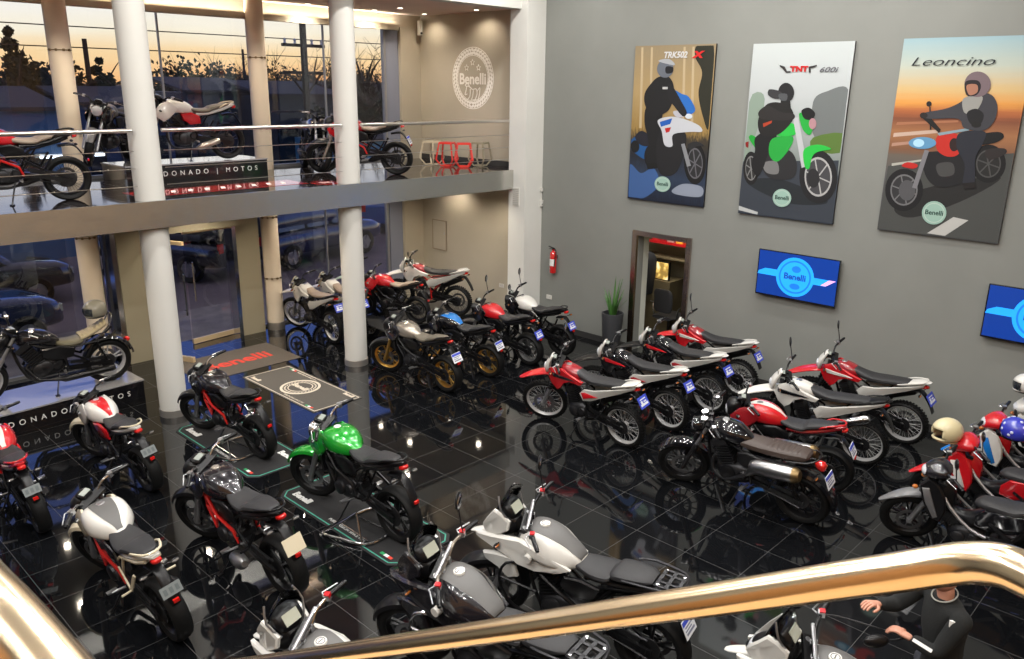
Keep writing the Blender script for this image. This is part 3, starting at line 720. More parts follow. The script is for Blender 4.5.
# ---- underbone step-through --------------------------------------------------
def underbone(root, P):
    xf = steer_xf(P, (.36, 0, .80))
    t = dict(px=-.12, rx=-.62, rr=.29, shx=-.1, twin=True, pz=.34)
    wheel('front_wheel', root, .62, .29, .08, P['spoke'], P['rim'], xf)
    wheel('rear_wheel', root, -.62, .29, .09, P['spoke'], P['rim'], None, sprocket=True)
    fork(root, P, .62, .29, .36, .86, xf, off=.075)
    q = MB(); q.body([(.40, .60, .04, .02), (.50, .62, .065, .03, 2.4), (.64, .615, .07, .03), (.78, .56, .055, .022), (.90, .49, .03, .01), (.93, .475, .012, .004)], 3, 14); q.build('front_fender', P['fender'], root, xf)
    q = MB(); q.body([(.27, .98, .05, .03), (.33, .985, .15, .06, 2.4), (.42, .97, .14, .075, 2.4), (.50, .94, .09, .06), (.54, .92, .05, .03)], 3, 16); hc = q.build('handlebar_cover', P['accent'], root, xf)
    q = MB(); q.body([(.48, .95, .085, .05), (.53, .94, .065, .038), (.55, .935, .03, .02)], 2, 14); q.build('headlight_lens', lampg, hc, xf)
    handlebar(root, P, .32, 1.02, .34, xf, rise=.03)
    q = MB(); q.body([(.20, .62, .05, .10, 2.4), (.28, .70, .12, .18), (.36, .72, .14, .16), (.46, .70, .10, .12), (.54, .66, .05, .06)], 3, 16); q.build('front_cover', P['body'], root)
    for s in (1, -1):
        q = MB(); q.pillow([(.44, .12, .88), (.52, .12, .78), (.48, .15, .64), (.38, .17, .46), (.28, .17, .44), (.24, .165, .56), (.26, .15, .70), (.34, .13, .84)], .03, s, .92); o = q.build('leg_shield', P['shield'], root)
        q = MB(); q.pillow([(.49, .155, .76), (.44, .175, .62), (.34, .195, .47), (.30, .195, .50), (.36, .18, .64), (.42, .155, .78)], .012, s, .9); q.build('shield_decal', P['decal'], o)
        q = MB(); q.pillow([(-.02, .10, .60), (-.10, .12, .70), (-.40, .125, .74), (-.76, .07, .82), (-.78, .06, .76), (-.46, .115, .60), (-.16, .12, .48), (-.02, .11, .50)], .02, s, .9); q.build('side_panel', P['side'], root)
        q = MB(); q.ellip((.56, s * .14, .74), (.03, .03, .022), 10, 8); q.build('turn_signal', amber, root)
    for s in (1, -1): q = MB(); q.tube([(.38, s * .06, .82), (.22, s * .13, .62), (.02, s * .15, .46), (-.14, s * .13, .40)], .018, 8, k=2); q.build('frame_spar', P.get('spar', alu), root)
    q = MB(); q.body([(.30, .52, .05, .08), (.12, .46, .08, .10), (0, .50, .10, .10), (-.10, .58, .10, .10)], 3, 14); q.build('centre_tunnel', blackp, root)
    engine(root, P, .06, .32, .85, 5, 1.2)
    common_low(root, P, t); exhaust(root, P, -1, 'low')
    q = MB(); q.body([(.02, .70, .05, .02), (-.04, .72, .10, .045), (-.20, .735, .135, .05), (-.34, .74, .14, .05), (-.42, .77, .13, .05), (-.58, .80, .11, .042), (-.68, .81, .07, .02)], 3, 16); q.build('seat', P['seat'], root)
    q = MB()
    for s in (1, -1): q.tube([(-.52, s * .12, .76), (-.66, s * .13, .82), (-.80, s * .07, .85), (-.82, 0, .85)], .011, 6, k=2)
    q.build('grab_rail', silverm, root)
    q = MB(); q.body([(-.76, .78, .06, .035), (-.82, .77, .05, .03), (-.84, .765, .02, .015)], 2, 12); q.build('tail_light', redlens, root)
    q = MB(); q.body([(-.56, .62, .06, .02), (-.74, .66, .055, .02), (-.86, .54, .05, .015), (-.92, .40, .04, .01)], 3, 10); q.build('rear_fender', blackp, root)
    signals(root, -.80, .68, .09); plate(root, P, -.89, .56, P['plate'], .4)

KINDS = dict(naked=naked, enduro=enduro, adv=adventure, classic=classic, cruiser=cruiser, cub=underbone)

# ------------------------------------------------------------------ room
ZM = 3.03; XW = 11.56; YF = 13.9; ZC = 7.0; ZUP = 5.90
def slab(name, x0, x1, y0, y1, z0, z1, m, parent=None, st=True):
    q = MB(); q.box(((x0 + x1) / 2, (y0 + y1) / 2, (z0 + z1) / 2), (x1 - x0, y1 - y0, z1 - z0)); o = q.build(name, m, parent, smooth=False)
    if st and parent is None: structure(o)
    return o

def floor_mat(name, ox, oy, ts, base, rough, grout, gw):
    m = mat(name, base, rough, ior=2.3 if 'gallery' in name else 1.62); nt, N, L, b = nodes_of(m)
    g = N.new('ShaderNodeNewGeometry'); sp = N.new('ShaderNodeSeparateXYZ'); L.new(g.outputs['Position'], sp.inputs[0]); lines = []; cells = []
    def M(op, a, bv=None, c=None):
        n = N.new('ShaderNodeMath'); n.operation = op
        for i, v in enumerate((a, bv, c)):
            if v is None: continue
            if hasattr(v, 'is_output'): L.new(v, n.inputs[i])
            else: n.inputs[i].default_value = v
        return n.outputs[0]
    for ax, o in (('X', ox), ('Y', oy)):
        t = M('DIVIDE', M('SUBTRACT', sp.outputs[ax], o), ts); f = M('FRACT', t); cells.append(M('FLOOR', t))
        d = M('MINIMUM', f, M('SUBTRACT', 1., f)); lines.append(M('LESS_THAN', d, gw / ts))
    ln = M('MAXIMUM', *lines); cb = N.new('ShaderNodeCombineXYZ'); L.new(cells[0], cb.inputs[0]); L.new(cells[1], cb.inputs[1])
    wn = N.new('ShaderNodeTexWhiteNoise'); L.new(cb.outputs[0], wn.inputs['Vector'])
    mx = N.new('ShaderNodeMix'); mx.data_type = 'RGBA'; mx.inputs['A'].default_value = (*base, 1); mx.inputs['B'].default_value = (*[c * 1.5 for c in base], 1); L.new(wn.outputs['Value'], mx.inputs['Factor'])
    m2 = N.new('ShaderNodeMix'); m2.data_type = 'RGBA'; L.new(ln, m2.inputs['Factor']); L.new(mx.outputs['Result'], m2.inputs['A']); m2.inputs['B'].default_value = (*grout, 1); L.new(m2.outputs['Result'], b.inputs['Base Color'])
    no = N.new('ShaderNodeTexNoise'); no.inputs['Scale'].default_value = 1.3; L.new(g.outputs['Position'], no.inputs['Vector'])
    rr = M('ADD', M('MULTIPLY', ln, .35), M('MULTIPLY_ADD', no.outputs['Fac'], .05, rough - .02)); L.new(rr, b.inputs['Roughness'])
    return m
tile = floor_mat('polished_black_tile', .495, .123, .6, (.0035, .0038, .0045), .04, (.05, .05, .05), .0026)
def plaster(name, col, var=.04, scale=1.5):
    m = mat(name, col, .75); nt, N, L, b = nodes_of(m); g = N.new('ShaderNodeNewGeometry'); n = N.new('ShaderNodeTexNoise'); n.inputs['Scale'].default_value = scale; n.inputs['Detail'].default_value = 6
    L.new(g.outputs['Position'], n.inputs['Vector']); r = ramp(nt, [(.3, tuple(c * (1 - var) for c in col)), (.7, tuple(c * (1 + var) for c in col))]); L.new(n.outputs['Fac'], r.inputs[0]); L.new(r.outputs[0], b.inputs['Base Color'])
    n2 = N.new('ShaderNodeTexNoise'); n2.inputs['Scale'].default_value = 120; L.new(g.outputs['Position'], n2.inputs['Vector']); bp = N.new('ShaderNodeBump'); bp.inputs['Strength'].default_value = .05; bp.inputs['Distance'].default_value = .004; L.new(n2.outputs['Fac'], bp.inputs['Height']); L.new(bp.outputs[0], b.inputs['Normal'])
    return m
wgrey = plaster('grey_wall_paint', (.215, .222, .205)); wbeige = plaster('taupe_wall_paint', (.43, .39, .31)); wwhite = plaster('white_wall_paint', (.70, .70, .66))
wdark = plaster('dark_baseboard', (.03, .03, .03)); ceilm = plaster('ceiling_paint', (.86, .72, .63)); colm = plaster('column_paint', (.62, .61, .57), .02); colc = plaster('cream_column_paint', (.80, .70, .56), .02); pil = plaster('olive_beige_panel', (.30, .27, .19), .03)
steel = mat('brushed_steel', (.60, .59, .55), .24, .92); nt, N, L, b = nodes_of(steel)
tc = N.new('ShaderNodeNewGeometry'); mp = N.new('ShaderNodeMapping'); mp.inputs['Scale'].default_value = (.8, 1, 60); n = N.new('ShaderNodeTexNoise'); n.inputs['Scale'].default_value = 4; L.new(tc.outputs['Position'], mp.inputs[0]); L.new(mp.outputs[0], n.inputs['Vector'])
bp = N.new('ShaderNodeBump'); bp.inputs['Strength'].default_value = .06; bp.inputs['Distance'].default_value = .01; L.new(n.outputs['Fac'], bp.inputs['Height'])
n3 = N.new('ShaderNodeTexNoise'); n3.inputs['Scale'].default_value = 1.6; L.new(tc.outputs['Position'], n3.inputs['Vector']); bp3 = N.new('ShaderNodeBump'); bp3.inputs['Strength'].default_value = .35; bp3.inputs['Distance'].default_value = .03; L.new(n3.outputs['Fac'], bp3.inputs['Height']); L.new(bp.outputs[0], bp3.inputs['Normal']); L.new(bp3.outputs[0], b.inputs['Normal'])
railst = mat('warm_polished_steel', (.92, .73, .49), .2, 1.); galst = mat('gallery_rail_steel', (.78, .73, .68), .28, 1.); wirest = mat('wire_steel', (.55, .54, .52), .3, 1.)

# floors
slab('floor', -4, 13.9, -4, 14.05, -.12, 0, tile)
# grey hall wall with the doorway cut out
DY0, DY1, DZ = 7.06, 8.06, 2.10
q = MB()
q.box((XW + .1, (-4 + DY0) / 2, ZC / 2), (.2, DY0 + 4, ZC)); q.box((XW + .1, (DY1 + 10.5) / 2, ZC / 2), (.2, 10.5 - DY1, ZC)); q.box((XW + .1, (DY0 + DY1) / 2, (DZ + ZC) / 2), (.2, DY1 - DY0, ZC - DZ))
structure(q.build('wall_right', wgrey, smooth=False))
slab('wall_corner', XW, XW + .2, 10.5, YF + .15, 0, ZC, wbeige)
slab('wall_left', -4.2, -4, 5.5, 14.05, 0, ZC, wgrey)
slab('wall_landing', -4.2, -4, -4, 5.5, 0, ZC, plaster('brown_tint_for_rail', (.34, .17, .06), .15))  # unseen wall coloured brown to tint the handrail reflection
slab('wall_back', -4, 13.9, -4.2, -4, 0, ZC, plaster('warm_tint_for_rail', (.42, .24, .10), .15))  # unseen back wall, its warm brown also chosen for the handrail reflection
slab('baseboard_right', XW - .015, XW, DY1 + .08, 10.3, 0, .11, wdark); slab('baseboard_front', XW - .015, XW, -4, DY0 - .08, 0, .11, wdark)
slab('baseboard_corner', XW - .015, XW, 10.72, YF, 0, .08, wdark)
slab('baseboard_gallery', XW - .015, XW, 10.72, YF, ZM, ZM + .10, wdark)
o = slab('pillar', 11.08, XW, 10.30, 10.72, 0, ZC, wwhite); o['label'] = 'white square pillar between grey and taupe walls'
slab('ceiling', -4.2, 13.9, -4.2, 10.45, ZC, ZC + .2, plaster('hall_ceiling_paint', (.24, .24, .24)))
slab('ceiling_gallery', -4.2, 13.9, 10.72, YF + .3, ZUP, ZUP + .25, ceilm)
slab('beam', -4.2, XW, 10.45, 10.72, 5.84, ZC + .2, wwhite)
# gallery slab, its underside and its steel fascia
slab('floor_gallery', -4, XW, 10.66, YF, 2.74, ZM, floor_mat('gallery_dark_tile', .495, .123, .6, (.016, .013, .013), .05, (.05, .05, .05), .002))
slab('ceiling_lower', -4, XW, 10.68, YF, 2.69, 2.738, plaster('soffit_paint', (.82, .78, .66)))
slab('trim_fascia', -4, 11.08, 10.60, 10.66, 2.69, ZM + .012, steel)

# glass facade
def arch_glass(name, tint, fac):
    m = bpy.data.materials.new(name); m.use_nodes = True; nt = m.node_tree; nt.nodes.clear(); L = nt.links
    o = nt.nodes.new('ShaderNodeOutputMaterial'); mx = nt.nodes.new('ShaderNodeMixShader'); t = nt.nodes.new('ShaderNodeBsdfTransparent'); g = nt.nodes.new('ShaderNodeBsdfGlossy'); f = nt.nodes.new('ShaderNodeLayerWeight'); pw = nt.nodes.new('ShaderNodeMath'); pw.operation = 'POWER'; pw.inputs[1].default_value = 5; ml = nt.nodes.new('ShaderNodeMath'); ml.operation = 'MULTIPLY_ADD'; ml.inputs[1].default_value = .85 * fac; ml.inputs[2].default_value = .045 * fac
    t.inputs[0].default_value = (*tint, 1); g.inputs['Roughness'].default_value = .0; L.new(f.outputs['Facing'], pw.inputs[0])
    L.new(pw.outputs[0], ml.inputs[0]); L.new(ml.outputs[0], mx.inputs[0]); L.new(t.outputs[0], mx.inputs[1]); L.new(g.outputs[0], mx.inputs[2]); L.new(mx.outputs[0], o.inputs[0]); return m
pane = arch_glass('window_glass', (.86, .90, .92), 1.2)
alf = mat('grey_window_frame', (.30, .31, .33), .4, .6)
def window(i, x0, x1, z0, z1, mull=(), lab=None):
    q = MB(); w = .05
    for z in (z0, z1): q.box(((x0 + x1) / 2, YF, z + (w / 2 if z == z0 else -w / 2)), (x1 - x0, .08, w))
    for x in (x0 + w / 2, x1 - w / 2): q.box((x, YF, (z0 + z1) / 2), (w, .08, z1 - z0))
    for x in mull: q.box((x, YF, (z0 + z1) / 2), (.02, .05, z1 - z0))
    o = structure(q.build('window_%d' % i, alf, smooth=False)); g = slab('pane', x0 + .03, x1 - .03, YF - .004, YF + .004, z0 + .03, z1 - .03, pane, o); return o
window(1, -4, 1.5, ZM, 5.66); window(2, 1.5, 4.6, ZM, 5.66); window(3, 4.6, 7.78, ZM, 5.66, (6.1,)); window(4, 7.78, 10.70, ZM, 5.66, (9.25,))
window(5, -4, 1.5, 0, 2.69); window(6, 1.5, 4.75, 0, 2.69); window(7, 7.5, 10.66, 0, 2.69, (9.1,))
slab('wall_lintel', -4, XW, YF - .12, YF + .12, 5.66, ZUP, wbeige)
slab('wall_spandrel', -4, XW, YF + .0, YF + .12, 2.69, ZM, wbeige)
bluegrey = plaster('blue_grey_panel', (.20, .22, .29), .02)
slab('wall_panel', 10.70, 11.04, YF - .02, YF + .12, 0, ZUP - .24, bluegrey)
slab('wall_return', 11.04, XW, YF - .10, YF + .12, 0, ZUP, wbeige)
# entrance: two wide panels, head panel and two open glass doors
slab('wall_entrance_left', 4.86, 5.30, 13.42, YF + .05, 0, 2.69, pil)
slab('wall_entrance_right', 7.0, 7.46, 13.62, YF + .05, 0, 2.69, pil)
slab('wall_entrance_head', 5.30, 7.0, 13.50, YF, 2.08, 2.69, pil)
steel2 = mat('mirror_steel_strip', (.62, .64, .68), .12, 1.)
slab('trim_1', 4.78, 4.86, 13.44, YF, 0, 2.69, steel2); slab('trim_2', 6.93, 7.0, 13.60, YF, 0, 2.08, steel2)
steel3 = mat('satin_steel_band', (.42, .40, .37), .38, .7)
gold = mat('bronze_rail', (.85, .66, .40), .4, .5)
def door(i, hx, hy, ang, L_, flip=1):
    r = empty('door_%d' % i, (hx, hy, 0), (0, 0, ang), kind='structure')
    q = MB(); q.box((L_ / 2, 0, 1.04), (L_ - .02, .012, 1.94)); q.build('pane', pane, r, smooth=False)
    q = MB(); q.box((L_ / 2, 0, .055), (L_, .05, .09)); q.box((L_ / 2, 0, 2.03), (L_, .05, .06)); q.build('door_rail', gold, r)
    q = MB(); q.tube([(L_ - .1, .06, .8), (L_ - .1, .06, 1.5)], .014, 8); q.tube([(L_ - .1, 0, .9), (L_ - .1, .06, .9)], .008, 6); q.tube([(L_ - .1, 0, 1.4), (L_ - .1, .06, 1.4)], .008, 6); q.build('door_handle', silverm, r)
door(1, 6.93, 13.86, R(187), .84); door(2, 5.32, 13.5, R(-66), .80)

# columns
for x, y, nm, lb in ((4.44, 10.87, 'column', 'white round column beside the white and red striped motorcycle'), (7.58, 10.87, 'column', 'white round column beside the circular floor mat'), (1.30, 10.87, 'column', 'white round column at the far left beyond the frame')):
    r = empty('column', (x, y, 0), kind='structure', label=lb)
    q = MB(); q.lathe([(0, .0), (.185, 0), (.185, ZUP), (0, ZUP)], axis='z', n=40); q.build('shaft', colm, r)
    q = MB(); q.lathe([(.186, 0), (.196, 0), (.196, .10), (.186, .105)], axis='z', n=40); q.build('steel_base', steel3, r)
for x, lb in ((4.50, 'cream round facade column left of the entrance'), (7.71, 'cream round facade column right of the entrance'), (1.4, 'cream facade column far left')):
    r = empty('facade_column', (x, YF - .24, 0), kind='structure', label=lb)
    q = MB(); q.lathe([(0, 0), (.158, 0), (.158, ZUP), (0, ZUP)], axis='z', n=36); q.build('shaft', colc, r)
    q = MB(); q.lathe([(.159, 0), (.166, 0), (.166, .14), (.159, .145)], axis='z', n=36); q.build('steel_base', steel3, r)
    for z in (1.0, 2.15, 3.75, 4.95):
        q = MB(); q.lathe([(.1582, z), (.160, z), (.160, z + .015), (.1582, z + .015)], axis='z', n=36)
        for a in (200, 235, 270, 300): q.box((.161 * math.cos(R(a)), .161 * math.sin(R(a)), z + .008), (.03, .03, .035), (0, 0, R(a)))
        q.build('joint_ring', brass, r)

# gallery balustrade between the columns
def balustrade(x0, x1, lab):
    r = empty('balustrade', (x0, 10.74, ZM), label=lab, cat='railing', group='gallery railing bays')
    L_ = x1 - x0
    q = MB(); q.tube([(0, 0, .895), (L_, 0, .895)], .026, 12); q.build('top_rail', galst, r)
    for z in (.20, .42, .64):
        q = MB(); q.tube([(0, 0, z), (L_, 0, z)], .005, 6); q.build('wire', wirest, r)
    return r
balustrade(-4, 1.11, 'gallery railing bay at the far left'); balustrade(1.49, 4.25, 'gallery railing bay in front of the red framed motorcycle')
balustrade(4.63, 7.39, 'gallery railing bay in front of the lettered plinth'); balustrade(7.77, 11.08, 'gallery railing bay ending at the white pillar')

# doorway casing and the little shop room behind
q = MB()
for y in (DY0 - .04, DY1 + .04): q.box((XW - .01, y, DZ / 2 + .04), (.06, .09, DZ + .08))
q.box((XW - .012, (DY0 + DY1) / 2, DZ + .035), (.062, DY1 - DY0 - .002, .08))
structure(q.build('door_3', mat('copper_steel', (.50, .40, .34), .2, 1.), smooth=False))
liner = plaster('pale_room_paint', (.60, .62, .55))
slab('wall_jamb', XW + .2, XW + .36, DY1 + .0, DY1 + .12, 0, 2.6, liner); slab('wall_room_side', XW + .2, 13.6, 9.6, 9.7, 0, 2.6, liner); slab('wall_room_right', XW + .2, 13.6, 6.3, 6.4, 0, 2.6, liner); slab('wall_room_back', 13.6, 13.7, 6.3, 9.7, 0, 2.6, plaster('olive_room_paint', (.33, .29, .2))); slab('ceiling_room', XW + .2, 13.7, 6.3, 9.7, 2.6, 2.7, liner)

# ------------------------------------------------------------------ motorcycles
G_L = 'street motorcycles on the window side of the hall'; G_M = 'street motorcycles parked behind the round column'; G_E = 'enduro motorcycles in the row by the doorway'
G_R = 'motorcycles in the second row along the grey wall'; G_A = 'adventure motorcycles below the handrail'; G_U = 'step-through motorcycles at the right end'; G_G = 'motorcycles on the gallery'; G_D = 'enduro motorcycles by the facade'
W = dict(body=whitep, accent=creamp)
BK = [
 # key kind x y z heading lean scale palette label group
 ('naked', 3.21, 9.48, 0, 94, 9, .94, dict(body=whitep, accent=whitep, fender=creamp, tank_strip=redp, stars=1, tail=whitep, side=redp, frame=blackm, plate='grey', bar=blackm, rail=creamp), 'white tanked street motorcycle with a red starred stripe beside the round column', G_L),
 ('naked', 2.10, 9.38, 0, 88, 9, .93, dict(body=redp, accent=redp, tank_strip=whitep, tail=redp, side=redp, plate='grey', rail=redp), 'red street motorcycle cut by the left edge of the photo', G_L),
 ('naked', 2.29, 6.77, 0, 91, 10, .99, dict(body=whitep, accent=creamp, tank_strip=mgreyp, strip_w=20, tail=whitep, frame=redm, fender=creamp, side=dgreyp, bar=silverm, plate='grey', sub=creamp, pillion=creamp, rail=creamp, tank_k=1.12), 'white tanked street motorcycle with grey tank panel and cream footrest brackets', G_L),
 ('naked', 4.54, 9.37, 0, 95, 6, .97, dict(body=dgreyp, accent=blackg, frame=redm, plate=None, bar=silverm, cap=champ, pillion=silverm), 'black street motorcycle on a mat beside the white column', G_L),
 ('naked', 3.26, 6.66, 0, 93, 7, 1.02, dict(body=dgreyp, accent=dgreyp, frame=redm, plate='paper', exstyle='stub', exside=1, exh=alu, cap=champ, bar=silverm, rim=blackm), 'dark grey street motorcycle with red trellis frame nearest the green one', G_L),
 ('naked', 4.56, 6.65, 0, 93, 3, 1.02, dict(body=greenp, accent=greenp, fender=greenp, tail=blackp, side=blackp, frame=blackm, hshape='round', hl=silverm, plate=None, cap=whitep, bar=silverm, rim=blackm, tank_k=1.08), 'bright green street motorcycle on a black mat', G_L),
 ('naked', 1.17, 7.40, 0, 92, 8, .97, dict(body=redp, accent=whitep, tail=whitep, plate='white'), 'red and white motorcycle mostly hidden by the pale handrail', G_L),
 ('adv', 2.52, 3.72, 0, 98, 7, .97, dict(body=whitep, accent=whitep, panel=mgreyp, mask=whitep, bar=silverm, switch=redp, fork=goldm, plate='white'), 'white touring motorcycle lowest at the left of the handrail', G_A),
 ('adv', 3.62, 3.62, 0, 95, 6, 1.0, dict(body=dgreyp, accent=dgreyp, panel=mgreyp, mask=dgreyp, bar=champ, switch=redp, fork=dalu, plate='white', crash=silverm, mirrors=(-1,)), 'anthracite touring motorcycle with white round tank badge', G_A),
 ('adv', 4.58, 3.66, 0, 101, 4, .98, dict(body=whitep, accent=whitep, panel=mgreyp, mask=whitep, bar=blackm, switch=redp, fork=alu, plate='white', mirrors=(-1,)), 'white touring motorcycle with dark grey tank panel', G_A),
 ('adv', 4.73, 1.31, 0, 97, 6, .94, dict(body=whitep, accent=whitep, panel=mgreyp, mask=whitep, bar=blackm, switch=redp, plate=None), 'white touring motorcycle handled by the person in black', G_A),
 ('enduro', 8.01, 12.74, 0, 88, 4, .93, dict(body=whitep, accent=whitep, mask=creamp, fender=whitep, seat=tanseat, side=whitep, plate='blue', rim=rimsil), 'pale enduro motorcycle with sand seat behind the facade column', G_D),
 ('enduro', 8.52, 12.62, 0, 84, 5, .95, dict(body=whitep, accent=whitep, mask=creamp, fender=whitep, seat=tanseat, side=whitep, plate='blue', rim=rimsil), 'pale enduro motorcycle half hidden by the round white column', G_D),
 ('enduro', 9.25, 12.85, 0, 80, 5, .97, dict(body=greenp, accent=mat('mint_plastic', (.52, .65, .48), .35), mask=creamp, fender=mat('mint_plastic', (.52, .65, .48)), seat=tanseat, side=whitep, plate=None), 'enduro motorcycle with mint shrouds by the blue grey panel', G_D),
 ('naked', 9.05, 11.80, .30, 110, 4, .86, dict(body=redp, accent=redp, fender=redp, mask=whitep, seat=tanseat, spoke='wire', plate=None), 'small red and white motorcycle on the low plinth behind the column', 'motorcycles on the low plinth'),
 ('enduro', 9.92, 11.72, .30, 112, 5, .92, dict(body=dredp, accent=whitep, mask=whitep, fender=whitep, seat=seatm, side=whitep, tail=whitep, frame=redm, mirrors=(1,), fork=silverm, rim=blackm, plate=None), 'white and red enduro motorcycle standing on the low plinth', 'motorcycles on the low plinth'),
 ('naked', 7.78, 9.49, 0, 94, 5, .97, dict(body=champ, accent=dgreyp, rim=goldm, seat=mat('khaki_seat', (.12, .105, .08), .5), plate='white', fork=goldm), 'black street motorcycle with champagne tank and gold wheels', G_M),
 ('naked', 8.68, 9.49, 0, 98, 6, .93, dict(body=blackg, accent=blackg, tank_strip=bluep, strip_w=34, tail=blackp, rim=goldm, plate='white'), 'black street motorcycle with bright blue tank stripe', G_M),
 ('naked', 9.63, 9.45, 0, 94, 7, .94, dict(body=redp, accent=blackg, hshape='round', tail=blackp, plate='blue', spoke='cast', rim=alu, mirrors=(-1,)), 'red tanked commuter motorcycle with blue plate', G_M),
 ('naked', 10.40, 9.40, 0, 94, 6, .95, dict(body=whitep, accent=blackg, hshape='round', plate='blue', mirrors=(-1, 1), rim=blackm), 'white tanked commuter motorcycle next to the white pillar', G_M),
 ('enduro', 8.11, 6.34, 0, 93, 8, .95, dict(body=dredp, accent=redp, fender=redp, frame=blackm, plate='blue', side=whitep, sdecal=redp, tail=whitep, rim=rimsil, decal=blackg, mirrors=(-1,)), 'red and white enduro motorcycle at the front of the row', G_E),
 ('enduro', 9.04, 6.22, 0, 89, 5, .94, dict(body=blackg, accent=blackg, fender=blackp, decal=redp, plate='blue', side=whitep, sdecal=dredp, tail=whitep, rim=rimsil), 'black enduro motorcycle with white tail, second in the row from the front', G_E),
 ('enduro', 10.01, 6.17, 0, 88, 6, .94, dict(body=blackg, accent=blackg, fender=blackp, decal=redp, plate='blue', side=whitep, sdecal=dredp, tail=whitep, rim=rimsil), 'black enduro motorcycle with red shroud line, third in the row', G_E),
 ('enduro', 10.90, 6.18, 0, 90, 5, .92, dict(body=dredp, accent=redp, fender=redp, decal=whitep, plate='blue', side=whitep, tail=whitep, rim=rimsil, mirrors=(-1,)), 'red enduro motorcycle parked against the grey wall below the first television', G_E),
 ('enduro', 10.92, 3.78, 0, 89, 8, .95, dict(body=dredp, accent=redp, fender=redp, decal=whitep, plate='blue', side=whitep, tail=whitep, rim=rimsil, mirrors=(-1,)), 'red enduro motorcycle alone against the wall between the televisions', G_R),
 ('enduro', 9.77, 3.91, 0, 98, 7, .94, dict(body=whitep, accent=whitep, fender=whitep, mask=whitep, decal=blackg, plate=None, side=whitep, tail=blackp, exside=1, exh=silverm, rim=rimsil, mirrors=(-1,)), 'white and black enduro motorcycle with silver side muffler', G_R),
 ('naked', 8.72, 3.92, 0, 101, 6, .95, dict(body=redp, accent=dredp, tail=dredp, side=blackp, rail=redp, plate='white', tank_strip=whitep, strip_w=9), 'red street motorcycle behind the brown seated classic', G_R),
 ('classic', 7.91, 3.88, 0, 94, 11, .99, dict(fork=dalu, covers=blackm, body=blackg, accent=blackg, seat=brownseat, fender=blackg, rim=blackm, plate='white'), 'black classic motorcycle with ribbed brown seat and silver mufflers', G_R),
 ('cub', 8.41, 1.62, 0, 91, 6, .97, dict(body=blackp, accent=dgreyp, fender=greyp, shield=blackp, decal=alu, side=blackg, spoke='cast', rim=blackm, plate=None, mirrors=(1,)), 'black step-through with grey pointed front fender', G_U),
 ('cub', 9.30, 1.62, 0, 90, 6, .97, dict(body=redp, accent=redp, fender=redp, shield=redp, decal=whitep, side=redp, plate=None, mirrors=(1,)), 'red step-through with a cream helmet on its mirror', G_U),
 ('cub', 10.20, 1.56, 0, 92, 5, .97, dict(body=redp, accent=redp, fender=bluep, shield=whitep, decal=bluep, side=redp, plate=None, mirrors=(1,)), 'red, white and blue step-through behind the red one', G_U),
 ('cub', 11.00, 1.42, 0, 92, 5, .97, dict(body=whitep, accent=whitep, fender=blackp, shield=whitep, decal=blackp, side=blackg, plate=None, mirrors=(1,)), 'white step-through farthest against the grey wall', G_U),
 ('naked', 3.02, 11.62, ZM, 172, 7, .95, dict(body=redp, accent=redp, frame=redm, seat=tanseat, tail=blackp, side=blackp, spoke='wire', plate=None), 'red framed motorcycle with sand seat at the left end of the gallery', G_G),
 ('naked', 5.93, 12.90, ZM + .30, 173, 5, .95, dict(body=whitep, accent=whitep, tail=whitep, side=redp, seat=mat('khaki_seat'), plate=None, rail=creamp, exside=1, exh=champ), 'white motorcycle with red side panel on the gallery plinth', G_G),
 ('naked', 4.90, 13.28, ZM + .28, 222, 5, .9, dict(body=mgreyp, accent=blackg, fender=greyp, hshape='round', hl=silverm, plate=None), 'dark grey motorcycle behind the white column on the gallery', G_G),
 ('naked', 8.58, 11.92, ZM, 128, 5, .95, dict(body=dredp, accent=redp, frame=redm, seat=tanseat, tail=blackp, side=blackp, plate='white', fork=champ), 'red motorcycle at the right end of the gallery', G_G),
 ('naked', 8.35, 13.10, ZM, 250, 5, .9, dict(body=blackg, accent=blackg, plate=None), 'black motorcycle by the gallery window', G_G),
 ('cruiser', 3.26, 12.05, .33, 174, 4, .98, dict(body=dgreyp, accent=blackg, seat=mat('olive_seat', (.10, .09, .055), .45), seat2=mat('striped_seat', (.30, .25, .15), .5), fender=blackg, rim=rimsil, plate=None), 'black cruiser with ribbed pillion on the lettered plinth', 'motorcycles on the lettered plinths'),
]
BIKES = []
for (k, x, y, z, hd, ln, sc, P, lab, grp) in BK:
    nm = {'cub': 'step_through_motorcycle', 'enduro': 'enduro_motorcycle', 'adv': 'touring_motorcycle', 'classic': 'classic_motorcycle', 'cruiser': 'cruiser_motorcycle'}.get(k, 'street_motorcycle')
    BIKES.append(make_bike(k, (x, y, z), hd, ln, sc, P, lab, grp, nm))

# ------------------------------------------------------------------ plinths, mats, helmets, stands
def plinth(name, x0, x1, y0, y1, z0, z1, ang, lab, top, lettering=None, grp=None):
    cx, cy = (x0 + x1) / 2, (y0 + y1) / 2
    r = empty(name, (cx, cy, z0), (0, 0, R(ang)), label=lab, cat='platform', group=grp); w, d, h = x1 - x0, y1 - y0, z1 - z0
    q = MB(); q.box((0, 0, h / 2 - .01), (w, d, h - .02)); q.build('plinth_body', blackg, r, smooth=False)
    q = MB(); q.box((0, 0, h - .01), (w + .02, d + .02, .02)); q.build('top_board', top, r, smooth=False)
    if lettering:
        c = bpy.data.curves.new('lettering', 'FONT'); c.body = lettering; c.size = .105; c.space_character = 2.0; c.align_x = 'CENTER'; c.align_y = 'CENTER'; c.extrude = .001
        o = text_mesh('lettering', c, whitel); o.parent = r; o.location = (0, -d / 2 - .003, h * .48); o.rotation_euler = (PI / 2, 0, 0)
    return r
ptop = mat('plinth_gloss_top', (.30, .30, .31), .08, coat=1.)
